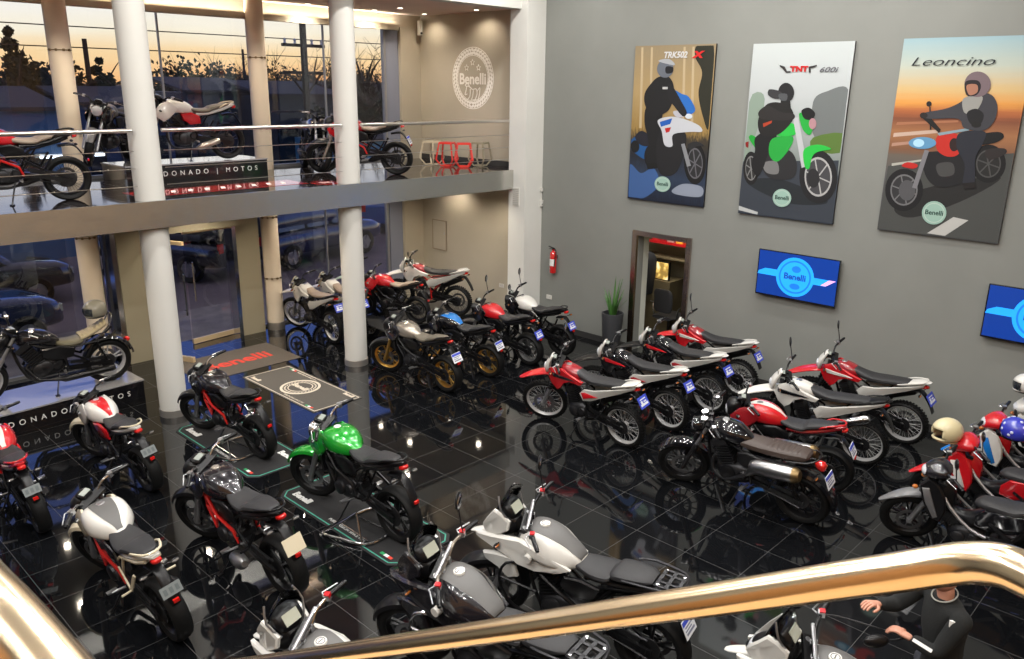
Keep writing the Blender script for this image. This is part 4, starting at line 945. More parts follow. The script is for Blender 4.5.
plinth('plinth', 4.80, 7.16, 12.58, 13.42, ZM, ZM + .29, 2, 'black lettered plinth on the gallery under the white motorcycle', ptop, 'MALDONADO | MOTOS', 'black plinths')
plinth('plinth', 1.95, 4.34, 11.60, 12.52, 0, .325, 3, 'black lettered plinth on the ground floor under the cruiser', ptop, 'MALDONADO | MOTOS', 'black plinths')
plinth('plinth', 8.55, 11.0, 11.15, 12.30, 0, .29, -4, 'low dark plinth below the taupe wall', mat('matte_plinth_top', (.045, .045, .045), .4), None, 'black plinths')

teal = mat('green_mat_border', (.05, .30, .22), .7); matb = mat('black_mat_carpet', (.012, .012, .013), .85, bump=.4, bscale=300); matg = mat('grey_mat_carpet', (.075, .068, .058), .85, bump=.4, bscale=300); matbr = mat('brown_mat_carpet', (.095, .080, .065), .9, bump=.4, bscale=300)
redmat = mat('red_mat_lettering', (.62, .05, .03), .8); cream2 = mat('cream_mat_print', (.62, .55, .45), .8)
def floor_mat_obj(x0, x1, y0, y1, m, border, lab, kind):
    r = empty('floor_mat', ((x0 + x1) / 2, (y0 + y1) / 2, 0), label=lab, cat='mat', group='printed showroom mats'); w, d = x1 - x0, y1 - y0
    q = MB(); c = .10
    q.prism([(-w / 2 + c, -d / 2, .001), (w / 2 - c, -d / 2, .001), (w / 2, -d / 2 + c, .001), (w / 2, d / 2 - c, .001), (w / 2 - c, d / 2, .001), (-w / 2 + c, d / 2, .001), (-w / 2, d / 2 - c, .001), (-w / 2, -d / 2 + c, .001)] if kind == 'bike' else [(-w / 2, -d / 2, .001), (w / 2, -d / 2, .001), (w / 2, d / 2, .001), (-w / 2, d / 2, .001)], (0, 0, .006)); q.build('carpet', m, r, smooth=False)
    z = .0085
    if border:
        q = MB(); i = .035; c = .09 if kind == 'bike' else .0
        P = [(-w / 2 + i + c, -d / 2 + i), (w / 2 - i - c, -d / 2 + i), (w / 2 - i, -d / 2 + i + c), (w / 2 - i, d / 2 - i - c), (w / 2 - i - c, d / 2 - i), (-w / 2 + i + c, d / 2 - i), (-w / 2 + i, d / 2 - i - c), (-w / 2 + i, -d / 2 + i + c)]
        for a, b in zip(P, P[1:] + P[:1]):
            if (Vector(a) - Vector(b)).length > .001: q.bar((*a, z), (*b, z), .014, .002)
        q.build('border_line', border, r, smooth=False)
    X, Y, _ = r.location
    def tx(s, sz, x, y, m_=whitel, off=.0, **k): return text('lettering', s, sz, r, (X + x, Y + y, z), (0, -1, 0), (1, 0, 0), m_, .001, off, **k)
    def dash(x, y):
        for j, mm in enumerate((mat('green_flag_print', (.02, .3, .1), .8), whitel, redmat)):
            q = MB(); q.box((x, y - .06 * j, z), (.035, .06, .002)); q.build('flag_dash', mm, r, smooth=False)
    if kind == 'bike':
        tx('Benelli', .12, -w / 2 + .16, d / 2 - .30, off=.006); tx('Benelli', .12, w / 2 - .16, -d / 2 + .30, off=.006)
        tx('PURE PASSION SINCE 1911', .055, -w / 2 + .11, -.15); dash(-w / 2 + .10, -d / 2 + .30)
    elif kind == 'logo':
        q = MB(); q.lathe([(.27, 0), (.31, 0), (.31, .002), (.27, .002)], (0, 0, z), 'z', 40, closed=True); q.lathe([(.18, 0), (.195, 0), (.195, .002), (.18, .002)], (0, 0, z), 'z', 40, closed=True)
        for j in range(28):
            a = 2 * PI * j / 28; q.ellip((.235 * math.cos(a), .235 * math.sin(a), z), (.012, .028, .002), 8, 4, (0, 0, a + .5))
        q.build('round_emblem', cream2, r, smooth=False); tx('Benelli', .14, 0, 0, cream2, .005)
        tx('Benelli', .09, w / 2 - .09, -d / 2 + .22, cream2, .004); tx('Benelli', .09, -w / 2 + .12, d / 2 - .22, cream2, .004)
        dash(-w / 2 + .08, -d / 2 + .30); dash(w / 2 - .08, d / 2 - .2)
        tx('PURE PASSION SINCE 1911', .045, w / 2 - .09, .35, cream2); tx('PURE PASSION SINCE 1911', .045, -w / 2 + .09, -.35, cream2)
    else:
        o = text('lettering', 'Benelli', .46, r, (X, Y - .02, z), (1, .0, 0), (0, 1, 0), redmat, .001, .012, sx=1.0)
    return r
floor_mat_obj(4.16, 4.98, 8.22, 10.32, matb, teal, 'black mat with green border under the black motorcycle by the column', 'bike')
floor_mat_obj(4.20, 5.02, 5.56, 7.72, matb, teal, 'black mat with green border under the green motorcycle', 'bike')
floor_mat_obj(5.85, 6.70, 9.50, 11.55, matg, cream2, 'grey mat printed with a round emblem', 'logo')
floor_mat_obj(5.30, 7.08, 11.78, 12.95, matbr, None, 'brown mat with red lettering before the entrance', 'red')

redrefl = mat('red_reflection_paint', (.6, .03, .03), .12, coat=1.)  # red strip and disc paint a red reflection onto the gallery floor
r = empty('floor_reflection', (5.75, 11.50, ZM), label='long red strip painted as a reflection on the gallery floor before the plinth', cat='painted reflection', group='painted red reflections on the gallery floor'); q = MB(); q.box((0, 0, .002), (2.6, .62, .003)); q.build('reflection', redrefl, r, smooth=False); q = MB()
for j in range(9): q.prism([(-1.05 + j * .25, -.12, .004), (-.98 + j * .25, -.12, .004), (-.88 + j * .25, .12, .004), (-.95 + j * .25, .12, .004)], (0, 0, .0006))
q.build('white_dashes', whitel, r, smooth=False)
r = empty('floor_reflection', (7.32, 11.12, ZM), label='round red painted reflection on the gallery floor edge', cat='painted reflection', group='painted red reflections on the gallery floor'); q = MB(); q.lathe([(0, .003), (.24, .003), (.24, 0)], axis='z', n=36); q.build('reflection', redrefl, r, smooth=False); q = MB(); q.box((0, .04, .004), (.2, .03, .001)); q.box((0, -.04, .004), (.2, .03, .001)); q.build('white_dashes', whitel, r, smooth=False)
def helmet(loc, rz, r_, shell, trim, lab, tilt=0, sx=1., dots=None):
    r = empty('helmet', loc, (tilt, 0, rz), label=lab, cat='helmet', group='helmets hung on motorcycles')
    bm = bmesh.new(); bmesh.ops.create_uvsphere(bm, u_segments=32, v_segments=20, radius=1)
    dead = [f for f in bm.faces if f.calc_center_median().z < -.62 or (f.calc_center_median().x > .42 and -.45 < f.calc_center_median().z < .28 and abs(f.calc_center_median().y) < .72)]
    bmesh.ops.delete(bm, geom=dead, context='FACES')
    for v in bm.verts: v.co = Vector((v.co.x * 1.12, v.co.y * .92, v.co.z * 1.0)) * r_
    me = bpy.data.meshes.new('shell'); bm.to_mesh(me); bm.free(); me.materials.append(shell); me.polygons.foreach_set('use_smooth', [True] * len(me.polygons))
    o = bpy.data.objects.new('shell', me); COL.objects.link(o); o.parent = r
    md = o.modifiers.new('t', 'SOLIDIFY'); md.thickness = r_ * .16; md.offset = -1
    q = MB(); q.lathe([(r_ * .74, -r_ * .66), (r_ * .82, -r_ * .64), (r_ * .82, -r_ * .57), (r_ * .74, -r_ * .57)], axis='z', n=32, closed=True); q.build('neck_trim', trim, r)
    q = MB(); q.lathe([(r_ * 1.06 * math.cos(R(a)), r_ * math.sin(R(a))) for a in range(-24, 20, 6)] + [(r_ * 1.04 * math.cos(R(a)), r_ * .98 * math.sin(R(a))) for a in range(18, -26, -6)], axis='z', n=16, a0=R(-48), a1=R(48), closed=True); (q.build('visor', glassd, r) if 'cream' not in lab else None)
    if dots:
        for j in range(26):
            a = random.uniform(0, 2 * PI); e = random.uniform(-.3, 1.3); d = Vector((math.cos(a) * math.cos(e) * 1.12, math.sin(a) * math.cos(e) * .92, math.sin(e)))
            if d.x > .5 and d.z < .3: continue
            q = MB(); q.ellip(d * r_ * 1.0, (r_ * .12, r_ * .12, r_ * .05), 8, 4, (0, PI / 2 - e, a)); q.build('dot', dots, r)
    return r
helmet((3.93, 11.97, 1.40), R(190), .15, mat('khaki_helmet', (.20, .19, .15), .3, coat=.6), blackp, 'khaki helmet with black band on the cruiser backrest')
helmet((9.06, 2.17, 1.03), R(140), .15, mat('cream_helmet_shell', (.62, .54, .33), .35, coat=.5), mat('tan_leather', (.28, .18, .09), .6), 'cream helmet hung on the red step-through')
helmet((9.66, 1.66, 1.02), R(60), .145, mat('blue_helmet_shell', (.03, .04, .42), .2, coat=1.), blackp, 'blue helmet with pale dots on the tricolour step-through', dots=mat('pale_dot_print', (.55, .6, .75), .4))
q = helmet((10.80, 1.84, 1.20), R(120), .135, whitep, blackp, 'white helmet on the farthest step-through')

# paddock stands under the black and green motorcycles
def paddock(x, y, hd, lab):
    r = empty('paddock_stand', (x, y, 0), (0, 0, R(hd)), label=lab, cat='stand', group='chrome service stands')
    q = MB(); q.tube([(.30, .34, .03), (.05, .30, .03), (-.22, .20, .03), (-.26, 0, .03), (-.22, -.20, .03), (.05, -.30, .03), (.30, -.34, .03), (.33, 0, .03)], .016, 8, closed=True, k=3); q.build('base_loop', silverm, r)
    for s in (1, -1):
        q = MB(); q.tube([(.28, s * .33, .03), (.1, s * .2, .18), (-.04, s * .15, .30)], .012, 6); q.tube([(-.20, s * .22, .03), (-.04, s * .15, .30)], .012, 6); q.tube([(.30, s * .1, .03), (-.2, s * .14, .03)], .01, 6); q.build('strut', silverm, r)
    return r
paddock(4.44, 6.32, 93, 'chrome service stand under the green motorcycle'); paddock(4.44, 9.06, 95, 'chrome service stand under the black motorcycle by the column')

# potted plant, extinguisher, sockets, hatch, vent
r = empty('potted_plant', (11.27, 8.30, 0), label='spiky green plant in a tall dark grey pot beside the doorway', cat='plant')
r.scale = (1.18, 1.18, 1.14)
q = MB(); q.lathe([(0, .01), (.12, 0), (.125, .01), (.165, .60), (.165, .62), (.145, .62), (.14, .55), (0, .54)], axis='z', n=28); q.build('pot', mat('slate_pot', (.045, .047, .052), .45, bump=.3, bscale=30), r)
q = MB(); q.lathe([(0, .56), (.142, .55)], axis='z', n=20); q.build('soil', mat('soil', (.03, .02, .012), .9), r)
leafm = mat('green_leaf', (.045, .13, .025), .45)
for i in range(22):
    a = random.uniform(0, 2 * PI); L_ = random.uniform(.25, .55) if i > 3 else random.uniform(.6, .78); t = random.uniform(.08, .28) if i > 3 else .07; d = Vector((math.cos(a), math.sin(a), 0)); sd = Vector((-d.y, d.x, 0)); q = MB(); P = []
    rows = []
    for j in range(7):
        f = j / 6; c = d * (.04 + t * L_ * f * (1 + f)) + Vector((0, 0, .55 + L_ * f * (1 - .12 * f))); w = .022 * (1 - f ** 2) + .001; rows.append([c - sd * w, c + d * -.006, c + sd * w, c + d * .002])
    q.loft(rows); q.build('leaf', leafm, r)
r = empty('fire_extinguisher', (11.47, 9.90, 1.14), label='red fire extinguisher mounted on the grey wall', cat='extinguisher')
q = MB(); q.lathe([(0, .0), (.06, 0), (.065, .015), (.065, .36), (.05, .40), (.025, .42), (.025, .45), (0, .45)], axis='z', n=20); q.build('cylinder', mat('extinguisher_red', (.6, .02, .02), .25, coat=1.), r)
q = MB(); q.lathe([(.066, .14), (.0665, .14), (.0665, .27), (.066, .27)], axis='z', n=20, a0=R(110), a1=R(250)); q.build('paper_label', whitel, r)
q = MB(); q.box((0, 0, .46), (.05, .03, .03)); q.bar((0, .0, .475), (-.02, .10, .50), .02, .012); q.bar((0, 0, .46), (-.01, .09, .455), .02, .01); q.build('valve_handle', blackm, r)
q = MB(); q.tube([(0, -.03, .46), (-.03, -.09, .42), (-.05, -.085, .25), (-.05, -.07, .12)], .009, 6, k=3); q.build('hose', blackp, r)
q = MB(); q.box((.075, 0, .3), (.03, .06, .06)); q.build('wall_bracket', blackm, r)
def small_plate(name, y, z, w, h, m, lab, cat, x=XW, d=.012):
    r = empty(name, (x, y, z), label=lab, cat=cat); q = MB(); q.box((-d / 2, 0, 0), (d, w, h)); q.build('cover_plate', m, r, smooth=False)
    q = MB()
    for yy in (-.02, .02): q.lathe([(0, -.003), (.012, -.003), (.012, 0)], (-d, yy, 0), 'x', 10)
    q.build('socket_hole', mat('light_grey_plastic', (.45, .45, .45), .4), r); return r
small_plate('wall_socket', 10.05, .62, .13, .08, whitep, 'white socket low on the grey wall', 'socket')
small_plate('wall_socket', 11.35, .62, .13, .08, whitep, 'white socket low on the taupe wall', 'socket')
r = empty('wall_hatch', (XW, 13.25, 1.42), label='taupe access hatch in the lower taupe wall', cat='hatch')
q = MB(); q.box((-.008, 0, 0), (.016, .42, .62)); q.build('hatch_door', wbeige, r, smooth=False)
q = MB()
for a, b in (((-.01, -.22, -.32), (-.01, .22, -.32)), ((-.01, .22, -.32), (-.01, .22, .32)), ((-.01, .22, .32), (-.01, -.22, .32)), ((-.01, -.22, .32), (-.01, -.22, -.32))): q.bar(a, b, .022, .02)
q.build('hatch_frame', plaster('hatch_frame_paint', (.28, .23, .17)), r); q = MB(); q.box((-.02, -.17, .05), (.012, .02, .05)); q.build('latch', alu, r)
r = empty('wall_vent', (11.08, 10.52, 2.55), label='grey slotted vent on the white pillar', cat='vent'); q = MB(); q.box((-.006, 0, 0), (.012, .17, .34)); q.build('frame', whitep, r, smooth=False); q = MB()
for i in range(9): q.box((-.014, 0, -.14 + i * .035), (.006, .14, .012), (0, .5, 0))
q.build('slats', mat('vent_grey', (.35, .34, .31), .5), r)
r = empty('intercom', (11.52, 10.29, 2.42), label='small white intercom box at the corner of pillar and grey wall', cat='intercom'); q = MB(); q.box((0, -.02, 0), (.05, .04, .12)); q.box((0, -.015, .25), (.045, .03, .06)); q.build('housing', whitep, r); q = MB(); q.lathe([(0, -.004), (.014, -.004), (.014, 0)], (0, -.04, -.02), 'y', 12); q.build('button', greyp, r)
r = empty('security_camera', (11.44, 13.70, 5.56), label='white security camera in the gallery corner', cat='camera'); q = MB(); q.box((0, -.04, .10), (.07, .08, .28)); q.build('housing', whitep, r); q = MB(); q.lathe([(0, -.1), (.022, -.1), (.022, -.08)], (0, 0, .0), 'y', 12); q.build('lens', glassd, r)

# cage stools on the gallery
def stool(x, y, m, lab, rz):
    r = empty('wire_stool', (x, y, ZM), (0, 0, rz), label=lab, cat='stool', group='geometric stools on the gallery'); q = MB()
    P = lambda k, rr, z: [Vector((rr * math.cos(PI / 4 + PI / 2 * j), rr * math.sin(PI / 4 + PI / 2 * j), z)) for j in range(4)]
    A = P(4, .13, .02); B = P(4, .235, .14); Cc = P(4, .17, .44)
    for ring in (A, B, Cc):
        for i in range(4):
            if ring is not B: q.bar(ring[i], ring[(i + 1) % 4], .022)
    for i in range(4): q.bar(A[i], B[i], .024); q.bar(B[i], Cc[i], .024)
    q.build('frame', m, r); q = MB(); q.box((0, 0, .455), (.25, .25, .02)); q.build('seat', m, r); return r
redst = mat('red_stool_plastic', (.8, .04, .03), .3, coat=.6)
stool(10.62, 12.38, creamp, 'cream cage stool left of the red ones', .2); stool(10.66, 11.98, redst, 'red cage stool nearest the cream one', .5); stool(10.80, 11.66, redst, 'red cage stool nearest the white pillar', .9); stool(11.18, 11.60, pil, 'olive cage stool by the taupe wall', .3)

# televisions
scr = mat('tv_screen_blue', (.004, .028, .19), .3, emit=1.0); scl = mat('tv_emblem_cyan', (.015, .27, .80), .3, emit=1.0); scm = mat('tv_emblem_blue', (.01, .14, .62), .3, emit=.9); scd = mat('tv_text_navy', (.01, .06, .35), .3, emit=.5); scp = mat('tv_pink_flash', (.75, .35, .7), .3, emit=.9)
def tv(y, z, lab):
    w, h = 1.26, .70; r = empty('television', (XW, y, z), label=lab, cat='television', group='wall televisions')
    q = MB(); q.box((-.07, 0, 0), (.04, w, h)); q.build('bezel', blackg, r, smooth=False); q = MB(); q.box((-.025, 0, 0), (.05, .4, .3)); q.build('wall_mount', blackm, r, smooth=False)
    q = MB(); q.box((-.091, 0, .005), (.003, w - .03, h - .035)); s = q.build('screen', scr, r, smooth=False); x = -.0935
    def poly(P, m, nm, k): q = MB(); q.prism([(x - .0004 * k, a, b) for a, b in P], (-.0006, 0, 0)); q.build(nm, m, s, smooth=False)
    poly([(.60, .02), (.50, .07), (.26, .07), (.26, -.03), (.62, -.03)], scl, 'left_band', 1); poly([(-.26, .04), (-.60, .04), (-.45, -.06), (-.26, -.06)], scl, 'right_band', 1); poly([(-.50, .04), (-.60, .04), (-.46, -.055), (-.38, -.055)], scp, 'band_tip', 2)
    C_ = lambda rr: [(rr * math.cos(2 * PI * j / 40) + .02, rr * math.sin(2 * PI * j / 40)) for j in range(40)]
    poly(C_(.295), scl, 'emblem_disc', 3); poly(C_(.25), scm, 'emblem_ring', 4); poly(C_(.225), scl, 'emblem_core', 5); poly([(a * .35 - 0.0, b * .25 + .12) for a, b in C_(.2)], scm, 'lion_mark', 6); poly([(a * .4, b * .22 - .14) for a, b in C_(.2)], scm, 'crest_mark', 6)
    text('lettering', 'Benelli', .13, s, (XW + x - .004, y + .02, z), (0, -1, 0), (0, 0, 1), scd, .0003, .004)
tv(5.11, 1.85, 'television with blue emblem nearest the doorway'); tv(1.94, 1.85, 'television with blue emblem cut by the right edge of the photo')

# wall emblem
sg = empty('wall_emblem', (XW, 12.21, 4.68), label='white round wreath emblem painted on the taupe gallery wall', cat='sign')
q = MB(); wm = mat('white_wall_print', (.85, .83, .78), .7)
q.lathe([(.425, -.004), (.435, -.004), (.435, 0), (.425, 0)], axis='x', n=48, closed=True); q.lathe([(.575, -.004), (.59, -.004), (.59, 0), (.575, 0)], axis='x', n=48, closed=True)
for j in range(44):
    a = 2 * PI * j / 44; s = 1 if math.cos(a) > 0 else -1
    for k, rr in ((0, .47), (1, .535)): q.ellip((-.003, rr * math.cos(a), rr * math.sin(a)), (.003, .027, .048), 8, 4, (a * 1.0 - (.55 if k else -.45) * s * -1, 0, 0))
o = q.build('wreath', wm, sg)
for y, z in ((0, .30), (.17, .20), (-.17, .20)):
    q = MB(); pts = [((.062 if j % 2 == 0 else .027), PI / 2 + j * PI / 5) for j in range(10)]; P = [Vector((-.004, a * math.cos(b) + y, a * math.sin(b) + z)) for a, b in pts]
    for a, b in zip(P, P[1:] + P[:1]): q.bar(a, b, .010, .008)
    q.build('star', wm, sg)
text('lettering', 'Benelli', .29, sg, (XW - .005, 12.21, 4.66), (0, -1, 0), (0, 0, 1), wm, .001, .008)
q = MB()
for P in ([(.15, -.20), (.12, -.12), (.05, -.14), (0, -.17), (-.08, -.16), (-.10, -.24), (-.06, -.32)], [(.13, -.13), (.16, -.10), (.10, -.08), (.07, -.13)], [(.05, -.16), (.06, -.27), (.12, -.33)], [(-.02, -.18), (0, -.28), (.03, -.33)], [(-.10, -.20), (-.16, -.14), (-.15, -.25), (-.12, -.33)], [(.0, -.33), (-.15, -.33)], [(.14, -.18), (.17, -.25), (.12, -.24)]):
    q.tube([(-.004, a * 1.3, b * 1.25 - .0) for a, b in P], .010, 5, k=3)
q.build('lion_outline', wm, sg)

# ------------------------------------------------------------------ posters
def grad(name, stops, nscale=0, namt=.0, ndist=(1, 1, 1), rough=.55):
    m = mat(name, (.5, .5, .5), rough); nt, N, L, b = nodes_of(m); tc = N.new('ShaderNodeTexCoord'); sp = N.new('ShaderNodeSeparateXYZ'); L.new(tc.outputs['Generated'], sp.inputs[0]); src = sp.outputs['Z']
    if namt:
        mp = N.new('ShaderNodeMapping'); mp.inputs['Scale'].default_value = ndist; n = N.new('ShaderNodeTexNoise'); n.inputs['Scale'].default_value = nscale; n.inputs['Detail'].default_value = 8; n.inputs['Roughness'].default_value = .7
        L.new(tc.outputs['Generated'], mp.inputs[0]); L.new(mp.outputs[0], n.inputs['Vector']); ma = N.new('ShaderNodeMath'); ma.operation = 'MULTIPLY_ADD'; ma.inputs[1].default_value = namt; L.new(n.outputs['Fac'], ma.inputs[0])
        m2 = N.new('ShaderNodeMath'); m2.operation = 'SUBTRACT'; L.new(src, m2.inputs[0]); m2.inputs[1].default_value = namt * .5; L.new(m2.outputs[0], ma.inputs[2]); src = ma.outputs[0]
    r = ramp(nt, [(p_, tuple(.88 * v ** 1.35 for v in c_)) for p_, c_ in stops]); L.new(src, r.inputs[0]); L.new(r.outputs[0], b.inputs['Base Color']); return m
PCOL = {}
def pc(c):
    k = 'print_' + '_'.join('%d' % (v * 255) for v in c)
    return mat(k, tuple(.85 * v ** 1.35 for v in c), .8)
class Poster:
    def __init__(s, y, z, bg, lab, TL, TR, BR, BL):
        s.w, s.h = 1.49, 2.48; s.r = empty('poster', (XW - .001, y, z), label=lab, cat='poster', group='tall motorcycle posters'); s.y, s.z = y, z; s.q = (TL, TR, BR, BL); s.k = 0
        q = MB(); q.box((-.0175, 0, 0), (.035, s.w, s.h)); q.build('backing_board', blackp, s.r, smooth=False); q = MB(); q.box((-.037, 0, 0), (.004, s.w, s.h)); s.bg = q.build('print', bg, s.r, smooth=False)
    def P(s, x, y):
        TL, TR, BR, BL = s.q; u, v = .5, .5
        for _ in range(12):
            X = (TL[0] * (1 - u) + TR[0] * u) * (1 - v) + (BL[0] * (1 - u) + BR[0] * u) * v; Y = (TL[1] * (1 - u) + TR[1] * u) * (1 - v) + (BL[1] * (1 - u) + BR[1] * u) * v
            u += (x - X) / (TR[0] - TL[0]); v += (y - Y) / (BL[1] - TL[1])
        u = min(max(u, .002), .998); v = min(max(v, .002), .998)
        return (.5 - u) * s.w, (.5 - v) * s.h
    def poly(s, nm, pts, col, smooth=0):
        s.k += 1; P = [s.P(*p) for p in pts]
        if smooth: P = [(min(max(p.y, -.49 * s.w), .49 * s.w), min(max(p.z, -.49 * s.h), .49 * s.h)) for p in catmull([(0, a, b) for a, b in P], smooth * 3, True)]
        q = MB(); q.prism([(-.0392 - .00022 * s.k, a, b) for a, b in P], (-.0002, 0, 0)); return q.build(nm, col if not isinstance(col, tuple) else pc(col), s.bg, smooth=False)
    def disc(s, nm, c, rx, ry, col, n=28): return s.poly(nm, [(c[0] + rx * math.cos(2 * PI * j / n), c[1] + ry * math.sin(2 * PI * j / n)) for j in range(n)], col)
    def ringw(s, nm, c, rx, ry, tyre, rim, hub):
        s.disc(nm, c, rx, ry, tyre); s.disc(nm + '_rim', c, rx * .72, ry * .74, rim); s.disc(nm + '_inner', c, rx * .64, ry * .66, hub)
        for j in range(6):
            a = j * PI / 3 + .3; b = Vector((c[0], c[1])); e = Vector((c[0] + rx * .66 * math.cos(a), c[1] + ry * .68 * math.sin(a))); d = Vector((-(e - b).y, (e - b).x)).normalized() * 2
            s.poly(nm + '_spoke', [tuple(b - d), tuple(b + d), tuple(e + d), tuple(e - d)], rim)
    def txt(s, body, size, at, col, **k):
        s.k += 1; a, b = s.P(*at); return text('lettering', body, size, s.bg, (XW - .0407 - .00022 * s.k, s.y + a, s.z + b), (0, -1, 0), (0, 0, 1), col if not isinstance(col, tuple) else pc(col), .0006, **k)
    def badge(s, c, r):
        s.disc('round_badge', c, r, r, (.45, .62, .55)); s.disc('badge_ring', c, r * .84, r * .84, (.62, .72, .66)); s.disc('badge_core', c, r * .78, r * .78, (.45, .62, .55)); s.txt('Benelli', .085, c, (.05, .12, .10), off=.002)

bg1 = grad('forest_print', [(0, (.02, .03, .06)), (.16, (.06, .09, .15)), (.30, (.04, .045, .06)), (.42, (.10, .08, .05)), (.47, (.42, .30, .12)), (.7, (.52, .40, .22)), (1, (.40, .33, .22))], 9, .22, (1, 6, 2))
p = Poster(7.545, 3.95, bg1, 'poster of a rider on a blue and white motorcycle in a forest', (128, 60), (408, 56), (364, 618), (100, 592))
for x in (150, 185, 300, 330): p.poly('tree_trunk', [(x, 65), (x + 7, 65), (x + 2, 340), (x - 7, 340)], (.62, .52, .36))
p.poly('dark_tree', [(345, 62), (400, 62), (385, 330), (365, 300), (350, 220), (362, 150), (340, 100)], (.05, .05, .03), 2)
p.poly('far_motorcycle', [(110, 385), (140, 365), (170, 375), (185, 405), (170, 450), (130, 430), (108, 410)], (.03, .16, .38), 2); p.poly('far_rider', [(128, 372), (150, 350), (178, 365), (182, 400), (150, 400)], (.03, .03, .05), 2); p.disc('far_wheel', (128, 405), 16, 22, (.015, .015, .02))
p.poly('water_splash', [(104, 470), (150, 500), (195, 480), (215, 540), (160, 590), (104, 588)], (.10, .20, .42), 2); p.poly('water_foam', [(260, 560), (300, 535), (360, 545), (355, 580), (280, 575)], (.38, .42, .50), 2)
p.disc('rear_wheel', (188, 440), 26, 42, (.015, .015, .017)); p.poly('rear_bags', [(170, 300), (215, 300), (222, 340), (215, 380), (180, 370)], (.03, .03, .035), 1)
p.poly('engine', [(205, 345), (300, 350), (305, 410), (275, 495), (225, 505), (205, 450)], (.03, .03, .035), 2)
p.ringw('front_wheel', (338, 462), 36, 74, (.012, .012, .014), (.20, .2, .22), (.05, .05, .055))
p.poly('trousers', [(172, 265), (225, 268), (222, 330), (205, 400), (205, 468), (172, 472), (178, 390), (163, 320)], (.018, .018, .022), 2); p.poly('boot', [(170, 465), (206, 462), (212, 480), (175, 486)], (.01, .01, .01))
p.poly('white_side', [(212, 312), (270, 300), (345, 325), (362, 350), (320, 352), (265, 362), (262, 402), (235, 398), (225, 350)], (.66, .68, .72), 2); p.poly('red_mark', [(236, 340), (258, 336), (252, 352), (240, 356)], (.6, .03, .03)); p.poly('blue_side', [(218, 318), (262, 305), (255, 325), (222, 335)], (.03, .18, .55))
p.poly('fork', [(292, 395), (304, 392), (325, 470), (312, 474)], (.35, .36, .38)); p.poly('front_fender', [(315, 395), (345, 385), (370, 400), (345, 402), (322, 415)], (.05, .05, .055), 1)
p.poly('blue_screen', [(268, 210), (295, 222), (318, 232), (340, 275), (318, 292), (285, 275), (272, 245)], (.05, .24, .62), 2); p.disc('headlamp', (318, 298), 12, 9, (.75, .8, .85)); p.poly('hand_guard', [(265, 282), (290, 280), (300, 300), (275, 300)], (.6, .6, .65), 1)
p.poly('rider_jacket', [(188, 185), (212, 165), (245, 162), (264, 185), (268, 225), (258, 262), (240, 285), (195, 300), (166, 262), (164, 220)], (.02, .02, .024), 3); p.poly('rider_arm', [(248, 185), (266, 200), (292, 245), (312, 285), (298, 298), (272, 268), (246, 230)], (.025, .025, .03), 2); p.poly('jacket_mark', [(228, 198), (246, 198), (246, 206), (228, 206)], (.6, .6, .6))
p.disc('helmet', (237, 137), 29, 30, (.22, .24, .28)); p.poly('helmet_peak', [(212, 110), (250, 104), (272, 125), (240, 120)], (.5, .52, .55), 1); p.poly('visor', [(240, 130), (264, 132), (262, 150), (240, 152)], (.02, .02, .03), 1)
p.txt('TRK502', .13, (272, 92), (.75, .75, .75), off=.004, shear=.2); p.txt('X', .13, (348, 92), (.7, .04, .04), off=.008, sx=1.6, shear=.2); p.badge((228, 538), 28)

bg2 = grad('pale_sky_print', [(0, (.06, .08, .11)), (.28, (.12, .14, .17)), (.31, (.30, .34, .33)), (.45, (.42, .46, .45)), (.7, (.58, .61, .62)), (1, (.62, .66, .66))], 2, .05, (1, 1, 6))
p = Poster(5.435, 3.93, bg2, 'poster of a rider leaning on a green motorcycle', (82, 48), (417, 38), (342, 638), (30, 600))
p.poly('hill', [(285, 230), (330, 195), (395, 190), (380, 340), (290, 345)], (.26, .28, .28), 2); p.poly('grass_verge', [(285, 345), (378, 330), (368, 395), (285, 385)], (.18, .28, .08), 1); p.poly('left_blur', [(62, 230), (110, 200), (120, 250), (60, 420), (48, 420)], (.36, .44, .38), 1)
p.poly('road', [(48, 425), (365, 420), (342, 634), (31, 598)], (.085, .10, .125)); p.poly('road_line', [(32, 575), (100, 597), (98, 606), (32, 590)], (.6, .62, .62)); p.poly('road_shade', [(60, 495), (180, 485), (330, 560), (200, 565)], (.04, .05, .06), 2)
p.ringw('rear_wheel', (76, 448), 28, 56, (.02, .02, .022), (.3, .3, .3), (.06, .06, .06)); p.ringw('front_wheel', (300, 476), 60, 90, (.03, .03, .033), (.55, .55, .55), (.12, .12, .13))
p.disc('front_hub', (285, 480), 20, 32, (.05, .05, .055))
p.poly('engine', [(105, 400), (200, 385), (232, 430), (215, 482), (135, 475)], (.05, .05, .055), 2); p.poly('engine_cover', [(120, 430), (165, 425), (170, 465), (130, 462)], (.28, .28, .28), 2)
p.poly('green_tail', [(68, 345), (82, 338), (118, 368), (100, 388), (80, 365)], (.03, .45, .08), 1); p.poly('tail_lamp', [(56, 362), (68, 358), (66, 380), (58, 376)], (.35, .02, .02))
p.poly('rider_leg', [(92, 345), (148, 318), (165, 345), (140, 390), (118, 450), (98, 475), (78, 440), (90, 390)], (.022, .022, .024), 2)
p.poly('green_side', [(150, 350), (218, 342), (208, 382), (168, 425), (140, 402)], (.04, .48, .10), 2); p.poly('green_tank', [(155, 308), (215, 298), (232, 318), (222, 338), (165, 338)], (.05, .60, .12), 2)
